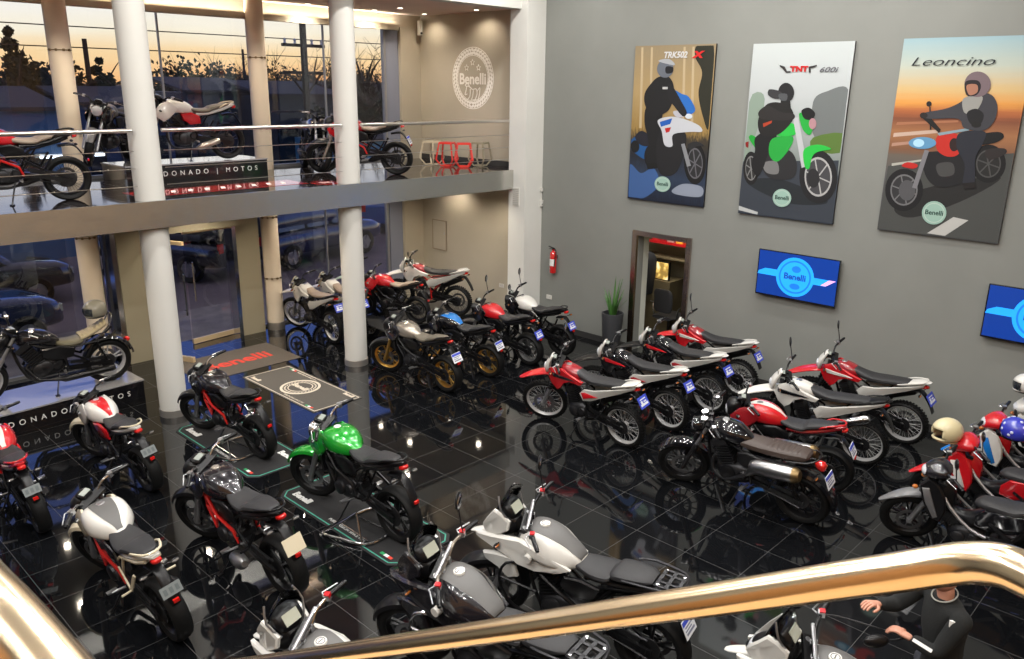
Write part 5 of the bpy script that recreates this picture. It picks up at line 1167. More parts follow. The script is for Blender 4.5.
p.poly('fork', [(220, 280), (238, 280), (266, 440), (248, 446)], (.62, .64, .66)); p.poly('green_fairing', [(240, 268), (262, 272), (284, 300), (276, 336), (252, 318)], (.04, .5, .10), 2); p.poly('front_fender', [(256, 385), (300, 368), (342, 382), (300, 392), (282, 410), (272, 448), (258, 440)], (.05, .62, .12), 2)
p.poly('instruments', [(248, 258), (272, 248), (292, 266), (282, 286), (258, 284)], (.015, .015, .018), 2); p.disc('turn_lamp', (284, 300), 12, 18, (.55, .35, .38))
p.poly('rider_torso', [(112, 262), (135, 236), (175, 232), (215, 252), (218, 290), (172, 335), (115, 338), (100, 300)], (.03, .028, .028), 3); p.poly('jacket_stripe', [(118, 300), (150, 290), (148, 298), (120, 312)], (.5, .10, .04)); p.poly('rider_arm', [(103, 262), (135, 242), (178, 262), (222, 268), (220, 286), (170, 290), (112, 284)], (.05, .045, .045), 2)
p.poly('rider_neck', [(180, 218), (210, 220), (214, 258), (176, 252)], (.03, .028, .028)); p.disc('helmet', (197, 200), 27, 31, (.03, .03, .032)); p.poly('helmet_peak', [(136, 208), (140, 190), (176, 196), (190, 215), (160, 220)], (.08, .08, .085), 2); p.poly('visor', [(172, 205), (200, 205), (198, 225), (178, 224)], (.15, .16, .17), 1)
p.poly('title_bracket', [(175, 113), (192, 118), (200, 132), (212, 132), (212, 137), (196, 137), (184, 124), (176, 119)], (.08, .07, .07)); p.poly('title_bracket', [(272, 137), (272, 118), (298, 112), (298, 117), (278, 123), (278, 137)], (.08, .07, .07))
p.txt('TNT', .10, (240, 126), (.65, .04, .04), off=.006, sx=1.3); p.txt('600i', .10, (333, 128), (.22, .22, .24), off=.001, sx=1.5, shear=.3); p.badge((183, 548), 31)

bg3 = grad('sunset_print', [(0, (.10, .105, .11)), (.30, (.16, .16, .16)), (.405, (.22, .19, .16)), (.44, (.30, .16, .09)), (.53, (.45, .24, .12)), (.60, (.30, .12, .06)), (.645, (.55, .22, .08)), (.68, (.78, .42, .12)), (.75, (.72, .55, .30)), (.86, (.58, .62, .55)), (1, (.40, .55, .60))], 3, .05, (1, .4, 14))
p = Poster(3.315, 3.94, bg3, 'poster of a rider on a red and black motorcycle at sunset', (133, 27), (505, 17), (420, 642), (55, 598))
p.poly('light_streak', [(105, 300), (240, 290), (240, 300), (103, 312)], (.66, .52, .44), 0); p.poly('light_streak', [(100, 330), (230, 318), (228, 326), (98, 340)], (.55, .36, .28)); p.poly('light_streak', [(115, 268), (300, 262), (300, 268), (112, 276)], (.5, .26, .16))
p.poly('road', [(88, 400), (200, 380), (470, 360), (422, 638), (56, 596)], (.13, .135, .13)); p.poly('road_line', [(214, 610), (292, 558), (336, 568), (268, 618)], (.62, .62, .60)); p.poly('far_line', [(100, 392), (250, 372), (250, 376), (100, 400)], (.55, .55, .5)); p.poly('ground_shade', [(110, 530), (200, 470), (420, 430), (330, 500), (170, 560)], (.045, .045, .045), 2)
p.ringw('rear_wheel', (388, 392), 48, 58, (.02, .02, .022), (.13, .13, .13), (.045, .045, .045)); p.ringw('front_wheel', (140, 474), 60, 66, (.022, .022, .024), (.25, .25, .26), (.07, .07, .075)); p.disc('brake', (150, 475), 26, 32, (.16, .16, .17))
p.poly('seat', [(325, 312), (410, 296), (428, 312), (400, 330), (345, 335)], (.02, .02, .02), 2); p.poly('tail', [(380, 350), (430, 345), (434, 362), (390, 380)], (.06, .05, .05), 1)
p.poly('engine', [(205, 360), (322, 365), (350, 410), (320, 450), (245, 464), (205, 425)], (.03, .03, .032), 2); p.poly('engine_cover', [(240, 395), (285, 390), (290, 425), (250, 430)], (.12, .12, .12), 2)
p.poly('red_tank', [(238, 312), (268, 296), (305, 308), (318, 332), (300, 366), (268, 370), (240, 350)], (.62, .06, .04), 2); p.disc('tank_emblem', (290, 335), 14, 20, (.06, .03, .03)); p.poly('tank_line', [(240, 300), (330, 285), (332, 292), (245, 308)], (.35, .45, .5))
p.poly('fork', [(203, 350), (216, 354), (180, 470), (166, 466)], (.30, .30, .32)); p.poly('red_fender', [(132, 400), (150, 388), (182, 396), (170, 408)], (.6, .05, .04), 1)
p.disc('headlamp_halo', (195, 330), 42, 18, (.20, .42, .62)); p.disc('headlamp', (184, 330), 17, 12, (.55, .80, .95)); p.poly('mirror_stem', [(214, 222), (218, 222), (222, 290), (217, 290)], (.04, .04, .04)); p.disc('mirror', (213, 214), 8, 8, (.05, .04, .04)); p.poly('handlebar', [(190, 252), (215, 250), (250, 290), (245, 300)], (.03, .03, .03))
p.poly('rider_leg', [(305, 300), (375, 295), (372, 330), (352, 375), (350, 455), (318, 460), (322, 395), (298, 345)], (.05, .055, .075), 2); p.poly('boot', [(316, 452), (352, 448), (356, 466), (322, 470)], (.03, .025, .025))
p.poly('rider_jacket', [(300, 212), (335, 188), (385, 184), (408, 215), (402, 262), (372, 292), (318, 285), (300, 258), (222, 258), (196, 252), (200, 240), (262, 228)], (.10, .10, .115), 2); p.poly('light_shirt', [(312, 200), (345, 190), (368, 196), (350, 235), (318, 240)], (.42, .42, .40), 2)
p.poly('bag', [(325, 240), (350, 228), (372, 245), (362, 275), (335, 272)], (.03, .03, .035), 2); p.disc('glove', (198, 248), 12, 9, (.05, .04, .04)); p.disc('glove', (352, 275), 14, 9, (.03, .03, .03))
p.disc('helmet', (352, 157), 37, 37, (.28, .22, .24)); p.poly('helmet_opening', [(318, 150), (352, 146), (362, 165), (350, 188), (322, 188)], (.05, .04, .045), 2); p.poly('face', [(322, 160), (350, 158), (352, 180), (330, 188)], (.50, .28, .20), 2)
p.txt('Leoncino', .15, (275, 92), (.05, .06, .07), off=-.001, shear=.35, sx=1.75); p.badge((235, 545), 37)

# ------------------------------------------------------------------ little room behind the doorway
def shelf_unit():
    r = empty('shelf_unit', (13.25, 8.55, 0), label='tall shelf unit with a red top board seen through the doorway', cat='shelf'); q = MB()
    for y in (-.6, .6): q.box((0, y, 1.15), (.4, .04, 2.3))
    for z in (.3, 1.42): q.box((0, 0, z), (.4, 1.2, .03))
    q.build('shelf_frame', mat('olive_board', (.22, .18, .11), .5), r, smooth=False); q = MB(); q.box((-.02, 0, 1.72), (.44, 1.2, .05)); q.build('red_board', redp, r, smooth=False); return r
shelf_unit()
for i, (y, c, nm) in enumerate(((8.92, mat('dark_green_box', (.02, .12, .06), .5), 'dark green'), (8.72, redp, 'red'), (8.56, dredp, 'deep red'), (8.38, mat('grey_carton', (.35, .3, .28), .6), 'grey'), (8.18, mat('yellow_box', (.75, .55, .05), .4), 'yellow'))):
    r = empty('product_box', (13.2, y, 1.746), label='%s product box on the red shelf board' % nm, cat='box', group='boxes on the red shelf'); q = MB(); q.box((0, 0, .11 + .01 * (i % 2)), (.2, .14, .22 + .02 * (i % 2))); q.build('carton', c, r, smooth=False); q = MB(); q.box((-.101, 0, .12), (.003, .09, .06)); q.build('paper_label', whitel, r, smooth=False)
r = empty('jacket_rail', (12.75, 8.63, 0), label='dark jacket hanging left of the display cabinet', cat='jacket'); q = MB(); q.body([(.75, 0, .10, .18), (1.0, 0, .12, .20), (1.35, 0, .13, .22), (1.5, 0, .09, .17), (1.56, 0, .04, .05)], 3, 14, axis='z'); q.build('jacket_body', mat('dark_cloth', (.012, .014, .02), .9), r); q = MB(); q.tube([(0, 0, 1.55), (0, 0, 1.66)], .006, 6); q.build('hanger', silverm, r)
r = empty('display_cabinet', (13.1, 8.48, 0), label='olive cabinet with a glowing yellow product panel', cat='cabinet'); q = MB(); q.box((.0, 0, .52), (.5, .62, 1.0)); q.build('cabinet_body', mat('olive_cabinet', (.16, .13, .075), .45), r, smooth=False); q = MB(); q.box((-.255, 0, .55), (.012, .52, .36)); d = q.build('drawer', mat('olive_cabinet'), r, smooth=False); q = MB(); q.tube([(-.28, -.08, .6), (-.28, .08, .6)], .01, 6); q.build('handle', alu, d)
q = MB(); q.box((-.15, 0, 1.2), (.05, .46, .36)); s = q.build('light_panel', blackg, r, smooth=False); gl = mat('glowing_yellow_panel', (.75, .5, .12), .4, emit=1.0); nt, N, L, b = nodes_of(gl); n = N.new('ShaderNodeTexNoise'); n.inputs['Scale'].default_value = 9; g = N.new('ShaderNodeNewGeometry'); L.new(g.outputs['Position'], n.inputs['Vector']); rp = ramp(nt, [(.4, (.10, .06, .02)), (.5, (.75, .5, .12)), (.6, (.9, .8, .5))]); L.new(n.outputs['Fac'], rp.inputs[0]); L.new(rp.outputs[0], b.inputs['Emission Color'])
q = MB(); q.box((-.178, 0, 1.2), (.006, .42, .32)); q.build('glowing_face', gl, s, smooth=False)
r = empty('office_chair', (12.55, 7.95, 0), label='black office chair in the room behind the doorway', cat='chair'); q = MB(); q.body([(-.24, .48, .18, .03), (-.2, .48, .23, .04), (.2, .48, .23, .04), (.24, .48, .18, .03)], 2, 14); q.build('seat', seatm, r); q = MB(); q.body([(.58, -.22, .14, .02), (.66, -.22, .2, .03), (.95, -.24, .2, .03), (1.02, -.25, .14, .02)], 2, 14, axis='z'); q.build('backrest', seatm, r)
q = MB(); q.tube([(0, 0, .1), (0, 0, .46)], .025, 8)
for j in range(5): q.bar((0, 0, .10), (.26 * math.cos(j * 1.257), .26 * math.sin(j * 1.257), .05), .035, .03)
q.build('base', blackm, r)
for s_ in (1, -1): q = MB(); q.tube([(-.12, s_ * .24, .48), (-.12, s_ * .28, .68), (.12, s_ * .28, .70)], .015, 6, k=2); q.build('armrest', silverm, r)

# ------------------------------------------------------------------ outside at dusk
slab('ground', -60, 110, YF + .15, 140, -.25, -.12, plaster('asphalt', (.17, .135, .14), .25, .6))
slab('pavement', -20, 40, YF + .15, 16.2, -.12, -.03, plaster('pavement_slabs', (.22, .19, .19), .2, 3))
def car(loc, rz, L_, W_, H_, paint, lab, kind='suv', spare=False):
    r = empty('car', (*loc, -.12), (0, 0, rz), label=lab, cat='car', group='vehicles parked outside'); h = L_ / 2; q = MB(); b = .34
    lower = [(-h, .62, W_ * .40, .20), (-h + .12, .66, W_ * .48, .32), (-h * .5, .68, W_ * .5, .36), (h * .3, .68, W_ * .5, .36), (h - .35, .64, W_ * .48, .30), (h - .05, .58, W_ * .42, .22), (h, .55, W_ * .36, .15)]
    q.body([(a, z, w, hh, 4.5, -.03) for a, z, w, hh in lower], 2, 24); q.build('car_body', paint, r, ang=50)
    q = MB(); top = [(-h + .10, 1.15, W_ * .40, .20), (-h + .25, (H_ + .95) / 2, W_ * .43, (H_ - .95) / 2), (h * .12, (H_ + .95) / 2, W_ * .43, (H_ - .95) / 2), (h * .38, 1.10, W_ * .41, .18), (h * .48, 1.0, W_ * .38, .06)] if kind == 'suv' else [(-h * .80, 1.0, W_ * .38, .06), (-h * .5, 1.1, W_ * .40, .2), (-h * .35, (H_ + .95) / 2, W_ * .40, (H_ - .95) / 2), (h * .1, (H_ + .95) / 2, W_ * .40, (H_ - .95) / 2), (h * .42, 1.02, W_ * .38, .1), (h * .5, 1.0, W_ * .36, .04)]
    q.body([(a, z, w, hh, 4, -.12) for a, z, w, hh in top], 2, 24); q.build('cabin', paint, r, ang=50)
    for s in (1, -1):
        for x0, x1 in ((-h * .78, -h * .38), (-h * .33, .02), (.08 * h, h * .30)):
            q = MB(); yt = W_ * .385; yb = W_ * .452; z0, z1 = 1.02, H_ - .16; q.prism([(x0, s * yb, z0), (x1, s * yb, z0), (x1 - (.1 if x1 > .1 else 0), s * yt, z1), (x0, s * yt, z1)], (0, s * .02, 0)); q.build('side_window', glassd, r, smooth=False)
        for x in (-h * .62, h * .62):
            q = MB(); y = s * W_ * .46; c = (x, 0, b); q.lathe([(.20, y - .1), (b * .9, y - .11), (b, y - .07), (b, y + .07), (b * .9, y + .11), (.20, y + .1)], c, n=26, closed=True); w_ = q.build('tyre', rubber, r)
            q = MB(); q.lathe([(0, y + s * .06), (.05, y + s * .08), (.19, y + s * .06), (.21, y + s * .1), (.215, y)], c, n=26)
            for j in range(5): q.bar((x, y + s * .08, b), (x + .2 * math.cos(j * 1.257), y + s * .09, b + .2 * math.sin(j * 1.257)), .05, .02, up=(0, 1, 0))
            q.build('wheel_rim', alu, w_)
        q = MB(); q.box((-h + .02, s * W_ * .38, .85), (.06, .16, .22)); q.build('tail_lamp', redlens, r); q = MB(); q.box((h - .08, s * W_ * .34, .68), (.10, .28, .14)); q.build('head_lamp', lampg, r); q = MB(); q.ellip((h * .30, s * (W_ * .5 + .08), 1.05), (.06, .10, .08), 10, 8); q.build('side_mirror', paint, r)
    q = MB(); q.prism([(-h + .08, -W_ * .34, 1.02), (-h + .08, W_ * .34, 1.02), (-h + .20, W_ * .30, H_ - .15), (-h + .20, -W_ * .30, H_ - .15)], (-.03, 0, 0)); q.build('rear_window', glassd, r, smooth=False)
    if spare: q = MB(); q.lathe([(0, -.16), (.10, -.17), (.13, -.15), (.20, -.14), (.34, -.13), (.36, -.06), (.34, 0), (0, 0)], (-h, 0, .92), 'x', 28); sp_ = q.build('spare_wheel', rubber, r); q = MB(); q.lathe([(.12, -.175), (.15, -.175), (.15, -.16), (.12, -.16)], (-h, 0, .92), 'x', 24, closed=True); q.lathe([(.20, -.15), (.22, -.15), (.22, -.13), (.2, -.13)], (-h, 0, .92), 'x', 24, closed=True); q.build('spare_cover_ring', alu, sp_)
navy = mat('navy_car_paint', (.012, .022, .07), .2, coat=1.); dkcar = mat('black_car_paint', (.012, .013, .02), .2, coat=1.); bluecar = mat('blue_car_paint', (.02, .10, .32), .2, coat=1.)
car((3.6, 19.6), R(4), 4.6, 1.85, 1.75, dkcar, 'black sport utility vehicle parked outside left of the entrance')
car((8.6, 20.4), R(118), 4.2, 1.8, 1.85, dkcar, 'dark off-roader with a spare wheel outside the entrance', spare=True)
car((12.2, 19.6), R(12), 4.5, 1.8, 1.65, navy, 'navy car outside right of the entrance')
car((17.6, 22.4), R(40), 4.3, 1.75, 1.5, bluecar, 'blue car outside the rightmost lower window', 'sedan')
car((2.6, 16.2), R(10), 4.0, 1.7, 1.45, navy, 'navy car nose close to the glass at the far left', 'sedan')
bark = mat('bark', (.04, .028, .02), .9); leafd = mat('dusk_foliage', (.022, .032, .018), .9); twig = mat('bare_twigs', (.045, .03, .022), .9)
def tree(x, y, h, w, lab, bare=False, n=900, conifer=False):
    r = empty('tree', (x, y, -.12), label=lab, cat='tree', group='trees beyond the car park'); q = MB(); q.tube([(0, 0, 0), (.1, 0, h * .35), (-.05, .1, h * .75)], [w * .06, w * .05, w * .02], 7, k=3)
    br = 26 if bare else 9
    for i in range(br):
        a = random.uniform(0, 2 * PI); z0 = h * random.uniform(.28, .7); e = Vector((math.cos(a) * w * .5 * random.uniform(.5, 1), math.sin(a) * w * .5, z0 + h * random.uniform(.12, .36)))
        q.tube([(0, 0, z0), e * .5 + Vector((0, 0, z0 * .5 + .05 * h)), e], [w * .025, w * .012, .01], 5, k=2)
        if bare:
            for j in range(22):
                s = e * random.uniform(.5, 1.) + Vector((0, 0, z0 * .1)); q.tube([s, s + Vector((random.uniform(-.7, .7), random.uniform(-.7, .7), random.uniform(.2, 1.1)))], [.013, .004], 3)
    q.build('trunk', bark, r)
    if not bare:
        q = MB(); cl = [(Vector((random.gauss(0, .26) * w, random.gauss(0, .22) * w, h * random.uniform(.35, .88))), w * random.uniform(.12, .26)) for _ in range(16)]
        if conifer: cl = [(Vector((random.gauss(0, .05) * w, random.gauss(0, .05) * w, h * f)), w * .42 * (1.08 - f)) for f in [i / 14 for i in range(2, 15)]]
        for i in range(n):
            c, rr = random.choice(cl); d = Vector((random.gauss(0, 1), random.gauss(0, 1), random.gauss(0, .8))).normalized() * rr * random.uniform(.5, 1.15); p = c + d; s = random.uniform(.05, .15); u = Vector((random.gauss(0, 1), random.gauss(0, 1), random.gauss(0, 1))).normalized() * s; v = u.cross(Vector((random.random(), random.random(), random.random()))).normalized() * s * .6
            q.add([p - u, p + v, p + u, p - v], [(0, 1, 2, 3)])
        q.build('foliage', leafd, r, smooth=False)
az = lambda a, y: y * math.tan(R(a))
for i, (a, y, h, w, kd) in enumerate(((12.5, 34, 6.2, 4.5, 0), (15.8, 33, 6.7, 3.4, 2), (17.0, 36, 6.5, 4, 0), (18.6, 34, 5.9, 3.6, 0), (20.2, 38, 5.9, 3.0, 2), (21.4, 37, 5.7, 4, 0), (22.6, 38, 6.0, 2.2, 2), (24.0, 42, 5.6, 5, 0), (25.6, 42, 6.3, 4.5, 0), (26.6, 40, 6.1, 4, 1), (27.6, 44, 6.0, 5, 0), (28.8, 40, 6.2, 4.2, 1), (30.0, 42, 6.0, 5, 0), (31.4, 44, 6.0, 5, 0), (32.8, 40, 6.4, 4.4, 1), (34.4, 46, 6.2, 5.5, 0), (36.2, 34, 6.6, 4.6, 1), (37.3, 36, 6.2, 4.0, 1), (36.0, 28, 4.6, 3.4, 0), (39, 40, 6, 5, 0))):
    side = 'left of both facade columns' if a < 17.8 else 'between the facade columns' if a < 29 else 'right of both facade columns'
    tree(az(a, y), y, h * .95 - .1, w, ('bare tree' if kd == 1 else 'slender dark conifer' if kd == 2 else 'dark leafy tree') + ' on the dusk horizon ' + side, kd == 1, 2600, kd == 2)
def shed(x0, x1, y0, h, m, lab, wins=3):
    r = empty('building', ((x0 + x1) / 2, y0, -.12), label=lab, cat='building', group='low buildings across the street'); w = x1 - x0; q = MB(); q.box((0, 3, h / 2), (w, 6, h)); q.build('wall', m, r, smooth=False); q = MB(); q.prism([(-w / 2 - .2, -.2, h), (w / 2 + .2, -.2, h), (w / 2 + .2, 3, h + .5), (-w / 2 - .2, 3, h + .5)], (0, 0, .1)); q.build('roof', mat('matte_roof', (.05, .05, .055), .95), r, smooth=False)
    for i in range(wins):
        q = MB(); q.box((-w / 2 + w * (i + .5) / wins, -.03, h * .55), (w / wins * .5, .06, h * .35)); q.build('window', glassd, r, smooth=False)
    return r
b1 = shed(az(8, 24), az(17.6, 24), 24, 3.9, mat('blue_shed', (.06, .14, .26), .6), 'blue shed with a white tube lamp across the street')
q = MB(); q.tube([(1.5, -.25, 2.75), (3.1, -.25, 2.75)], .05, 8); q.build('tube_lamp', mat('tube_light', (.9, .95, 1), .5, emit=3.), b1)
shed(az(18.6, 30), az(24.0, 30), 30, 3.9, mat('navy_shed', (.03, .06, .13), .6), 'navy low building behind the white column'); shed(az(25, 32), az(29.2, 32), 32, 4.3, mat('grey_shed', (.05, .06, .075), .6), 'dark grey low building seen over the white motorcycle'); shed(az(29.8, 30), az(34.6, 30), 30, 4.2, mat('slate_shed', (.035, .038, .042), .6), 'slate low building behind the utility pole', 2)
shed(az(35.2, 26), az(38.5, 26), 26, 2.6, mat('sky_blue_shed', (.10, .30, .42), .6), 'light blue low building below the bare tree', 2)
def upole(x, y, h, lab):
    r = empty('utility_pole', (x, y, -.12), label=lab, cat='pole', group='utility poles'); q = MB(); q.tube([(0, 0, 0), (0, 0, h)], [.13, .09], 8); q.build('pole', bark, r); q = MB()
    for z in (h - 3.4, h - 4.2): q.box((0, 0, z), (1.5, .09, .09)); 
    q.bar((-.6, 0, h - 4.2), (0, 0, h - 4.9), .05); q.bar((.6, 0, h - 4.2), (0, 0, h - 4.9), .05); q.build('crossarm', bark, r)
    for x_ in (-.65, -.3, .3, .65): q = MB(); q.lathe([(0, .0), (.05, 0), (.03, .06), (.05, .1), (0, .16)], (x_, 0, h - 3.35), 'z', 8); q.build('insulator', lampg, r)
upole(az(32.4, 23), 23, 9.2, 'dark utility pole with crossarms between the columns'); upole(az(19.6, 34), 34, 6.2, 'thin pole beside the leftmost facade column'); upole(az(28.6, 60), 60, 7.2, 'distant street pole above the tree line')
for i, (z, dz) in enumerate(((5.85, .15), (5.35, .1))):
    r = empty('power_line', (0, 23, 0), label=('upper' if i == 0 else 'lower') + ' power line crossing the dusk sky', cat='cable', group='power lines'); q = MB(); q.tube([(-10 + 5 * j, 0, z + .00 * j + .004 * (j - 4) ** 2) for j in range(10)], .014, 4, k=2); q.build('cable', bark, r)

# ------------------------------------------------------------------ camera gallery with handrails
wood = mat('warm_wood_floor', (.50, .33, .17), .4)
slab('floor_landing', -4, .90, -4, .72, 2.80, ZM, wood)
slab('trim_landing', -4, .92, .72, .745, 2.78, ZM + .005, steel)
r = empty('staircase', (.45, .75, 0), label='straight stair going down from the landing under the camera', cat='stairs'); NS = 17
for i in range(NS):
    q = MB(); q.box((0, .145 + .285 * i, ZM - .178 * (i + 1)), (.80, .31, .04)); q.build('tread', wood, r, smooth=False)
for sx in (-.38, .38): q = MB(); q.prism([(sx - .02, 0, ZM - .02), (sx - .02, .285 * NS, .02), (sx - .02, .285 * NS - .3, .02), (sx - .02, 0, ZM - .30)], (.04, 0, 0)); q.build('stringer', steel, r, smooth=False)
r = empty('handrail', (0, 0, 0), label='warm polished stair handrail crossing the bottom of the photo', cat='handrail', group='tubular handrails in front of the camera')
hr = .021
RAILP = [(.85, 5.55, .60), (.85, 5.5, .68), (.85, 3.6, 1.83), (0.8467, 1.7391, 3.0208), (0.8388, 1.1646, 3.3944), (0.8343, 0.8154, 3.6227), (0.832, 0.6262, 3.7472), (0.8301, 0.4771, 3.8452), (0.8288, 0.3689, 3.9165), (0.8278, 0.2779, 3.9768), (0.827, 0.2185, 4.0157), (0.8266, 0.1826, 4.0396), (0.8221, 0.1562, 4.0572), (0.8107, 0.1294, 4.072), (0.8011, 0.1081, 4.0773), (0.7902, 0.0854, 4.0781), (0.7751, 0.0552, 4.0712), (0.76, 0.0263, 4.0601), (.60, -.25, 4.0), (.58, -.50, 3.98)]
P = RAILP; q = MB()
q.tube(P, hr, 24, k=5); q.build('rail_tube', railst, r)
q = MB()
for (x, y, z0, z1) in ((.02, .60, ZM, ZM + .01),): pass
q.tube([P[-1], (P[-1][0], P[-1][1], ZM)], .018, 14); q.tube([P[0], (P[0][0], P[0][1], .0)], .018, 14); q.tube([P[2], (P[2][0], P[2][1], .9)], .014, 12); q.build('rail_post', railst, r)
r = empty('handrail', (0, 0, 0), label='thick pale handrail nearest the camera at the lower left corner', cat='handrail', group='tubular handrails in front of the camera')
q = MB(); q.tube([(.30, -1.3, 3.6), (.16, -.35, 4.02), (.112, .2, 4.155), (.094, .46, 4.186), (.088, .56, 4.188), (.082, .72, 4.186), (.02, .90, 4.18), (-.12, .98, 4.16), (-.5, 1.0, 4.1), (-1.2, 1.0, 4.0)], .0215, 24, k=5); q.build('rail_tube', railst, r)
q = MB(); q.tube([(.30, -1.3, 3.6), (.30, -1.32, ZM)], .018, 12); q.tube([(-1.2, 1.0, 4.0), (-1.24, .7, 3.9), (-1.24, .68, ZM)], .018, 12, k=3); q.build('rail_post', railst, r)

# ------------------------------------------------------------------ person
def skinned(name, chains, m, parent, sub=2, root=0):
    vs = []; es = []; rad = []
    idx = {}
    def vid(p, r_):
        k = (round(p[0], 4), round(p[1], 4), round(p[2], 4))
        if k not in idx: idx[k] = len(vs); vs.append(p); rad.append(r_)
        return idx[k]
    for ch in chains:
        prev = None
        for p, r_ in ch:
            i = vid(p, r_)
            if prev is not None and prev != i: es.append((prev, i))
            prev = i
    me = bpy.data.meshes.new(name); me.from_pydata(vs, es, []); me.materials.append(m); o = bpy.data.objects.new(name, me); COL.objects.link(o)
    md = o.modifiers.new('Skin', 'SKIN'); md.use_smooth_shade = True
    for i, sv in enumerate(me.skin_vertices[0].data):
        rr = rad[i]; sv.radius = rr if isinstance(rr, tuple) else (rr, rr); sv.use_root = (i == root)
    ms = o.modifiers.new('Sub', 'SUBSURF'); ms.levels = sub; ms.render_levels = sub
    if parent is not None: o.parent = parent
    return o
skin = mat('skin', (.52, .25, .17), .5); hairm = mat('dark_hair', (.02, .014, .01), .6, bump=.5, bscale=150); cloth = mat('black_sweatshirt', (.007, .008, .008), .9, bump=.3, bscale=120); jeans = mat('dark_trousers', (.02, .022, .03), .85, bump=.3, bscale=150)
pr = empty('person', (5.18, 1.06, 0), label='person in a black sweatshirt with a white sleeve stripe holding a motorcycle mirror', cat='person')
O = Vector((5.18, 1.06, 0)); f = Vector((-.75, .66, 0)).normalized(); rt = Vector((f.y, -f.x, 0))
V = lambda a, b, z: tuple(f * a + rt * b + Vector((0, 0, z)))   # forward, right, up in person space
def Wp(x, y, z): return tuple(Vector((x, y, z)) - O)
hL = Vector(Wp(4.94, 1.205, 1.19)); hR = Vector(Wp(4.99, 1.43, 1.29))
sh = {1: Vector(V(.02, .19, 1.40)), -1: Vector(V(.02, -.19, 1.40))}
el = {1: (sh[1] + hR) / 2 + Vector((0, 0, -.13)) + rt * .06, -1: (sh[-1] + hL) / 2 + Vector((0, 0, -.15)) - rt * .06}
hd_ = {1: hR, -1: hL}
def lerp(a, b, t): return tuple(Vector(a) * (1 - t) + Vector(b) * t)
# body surface: neck, head, trunk, arms to the wrists, legs
neck = V(.03, 0, 1.47); chest = V(.0, 0, 1.30); pel = V(-.03, 0, .95)
chains = [[(pel, (.085, .07)), (V(-.03, 0, 1.1), (.10, .075)), (chest, (.11, .08)), (V(.02, 0, 1.41), (.06, .05)), (neck, .056), (V(.05, 0, 1.54), .055)]]
for s in (1, -1):
    chains.append([(pel, (.085, .07)), (V(-.03, s * .09, .86), .06), (V(.02, s * .11, .48), .055), (V(-.03, s * .12, .10), .038), (V(.10, s * .13, .05), .036)])
skinned('body', chains, skin, pr)
q = MB(); rings = []
for z, a0, a1, w in ((1.50, .00, .11, .045), (1.53, -.03, .135, .058), (1.57, -.05, .145, .068), (1.61, -.07, .145, .073), (1.65, -.085, .140, .076), (1.69, -.085, .128, .073), (1.725, -.065, .105, .058), (1.745, -.02, .06, .03)):
    ring = []
    for j in range(20):
        t = 2 * PI * j / 20; ring.append(V((a0 + a1) / 2 + (a1 - a0) / 2 * math.cos(t), w * math.sin(t), z))
    rings.append(ring)
q.loft(rings); q.ellip(V(.146, 0, 1.605), (.014, .013, .024), 10, 8)
for s in (1, -1): q.ellip(V(.03, s * .078, 1.61), (.02, .012, .03), 10, 8)
hdm = q.build('head', skin, pr, ang=70)
for s in (1, -1): q = MB(); q.ellip(V(.127, s * .032, 1.632), (.010, .012, .007), 10, 8); q.build('eye', whitep, hdm); q = MB(); q.ellip(V(.1345, s * .032, 1.632), (.004, .005, .005), 8, 6); q.build('iris', hairm, hdm)
q = MB(); q.ellip(V(.142, 0, 1.565), (.010, .026, .007), 12, 6, (0, 0, math.atan2(f.y, f.x))); q.build('mouth', mat('lips', (.42, .14, .11), .5), hdm)
q = MB(); q.ellip(V(.018, 0, 1.675), (.118, .088, .088), 20, 14, (0, 0, math.atan2(f.y, f.x))); q.build('hair', hairm, pr)
chains = [[(V(-.03, 0, .80), (.17, .14)), (V(-.03, 0, .95), (.165, .13)), (V(-.02, 0, 1.12), (.155, .12)), (V(0, 0, 1.30), (.15, .11)), (V(.02, 0, 1.40), (.095, .08)), (V(.025, 0, 1.45), (.07, .066))]]
for s in (1, -1): chains.append([(V(0, 0, 1.30), (.15, .11)), (V(.01, s * .10, 1.345), .088), (tuple(sh[s]), .074), (lerp(sh[s], el[s], .5), .062), (tuple(el[s]), .058), (lerp(el[s], hd_[s], .5), .05), (lerp(el[s], hd_[s], .88), .040)])
sw = skinned('sweatshirt', chains, cloth, pr)
q = MB(); q.tube([V(.035 + .070 * math.cos(2 * PI * j / 14), .074 * math.sin(2 * PI * j / 14), 1.452 - .03 * math.cos(2 * PI * j / 14)) for j in range(14)], .005, 6, closed=True, k=2); q.build('collar_trim', mat('grey_trim', (.30, .30, .27), .8), pr)
up = (hL - el[-1]).normalized(); a = Vector(lerp(el[-1], hL, .15)); b = Vector(lerp(el[-1], hL, .78)); toC = (Vector((0, 0, 4.5)) - (O + a)); toC = (toC - up * toC.dot(up)).normalized()
q = MB(); q.bar(a + toC * .055, b + toC * .044, .022, .008, up=toC); q.build('sleeve_stripe', whitel, pr)
q = MB(); n_ = Vector((-.6, -.25, .35)).normalized(); c = Vector(V(.05, -.10, 1.34)) + n_ * .118; q.bar(c, c + Vector((0, -.0, -.045)) + n_ * .004, .03, .012, up=n_); q.build('chest_logo', whitel, pr)
chains = []
for s in (1, -1): chains.append([(V(-.03, 0, .96), (.15, .12)), (V(-.03, s * .10, .86), .105), (V(.02, s * .11, .48), .078), (V(-.03, s * .12, .14), .062), (V(-.03, s * .12, .08), .06)])
skinned('trousers', chains, jeans, pr)
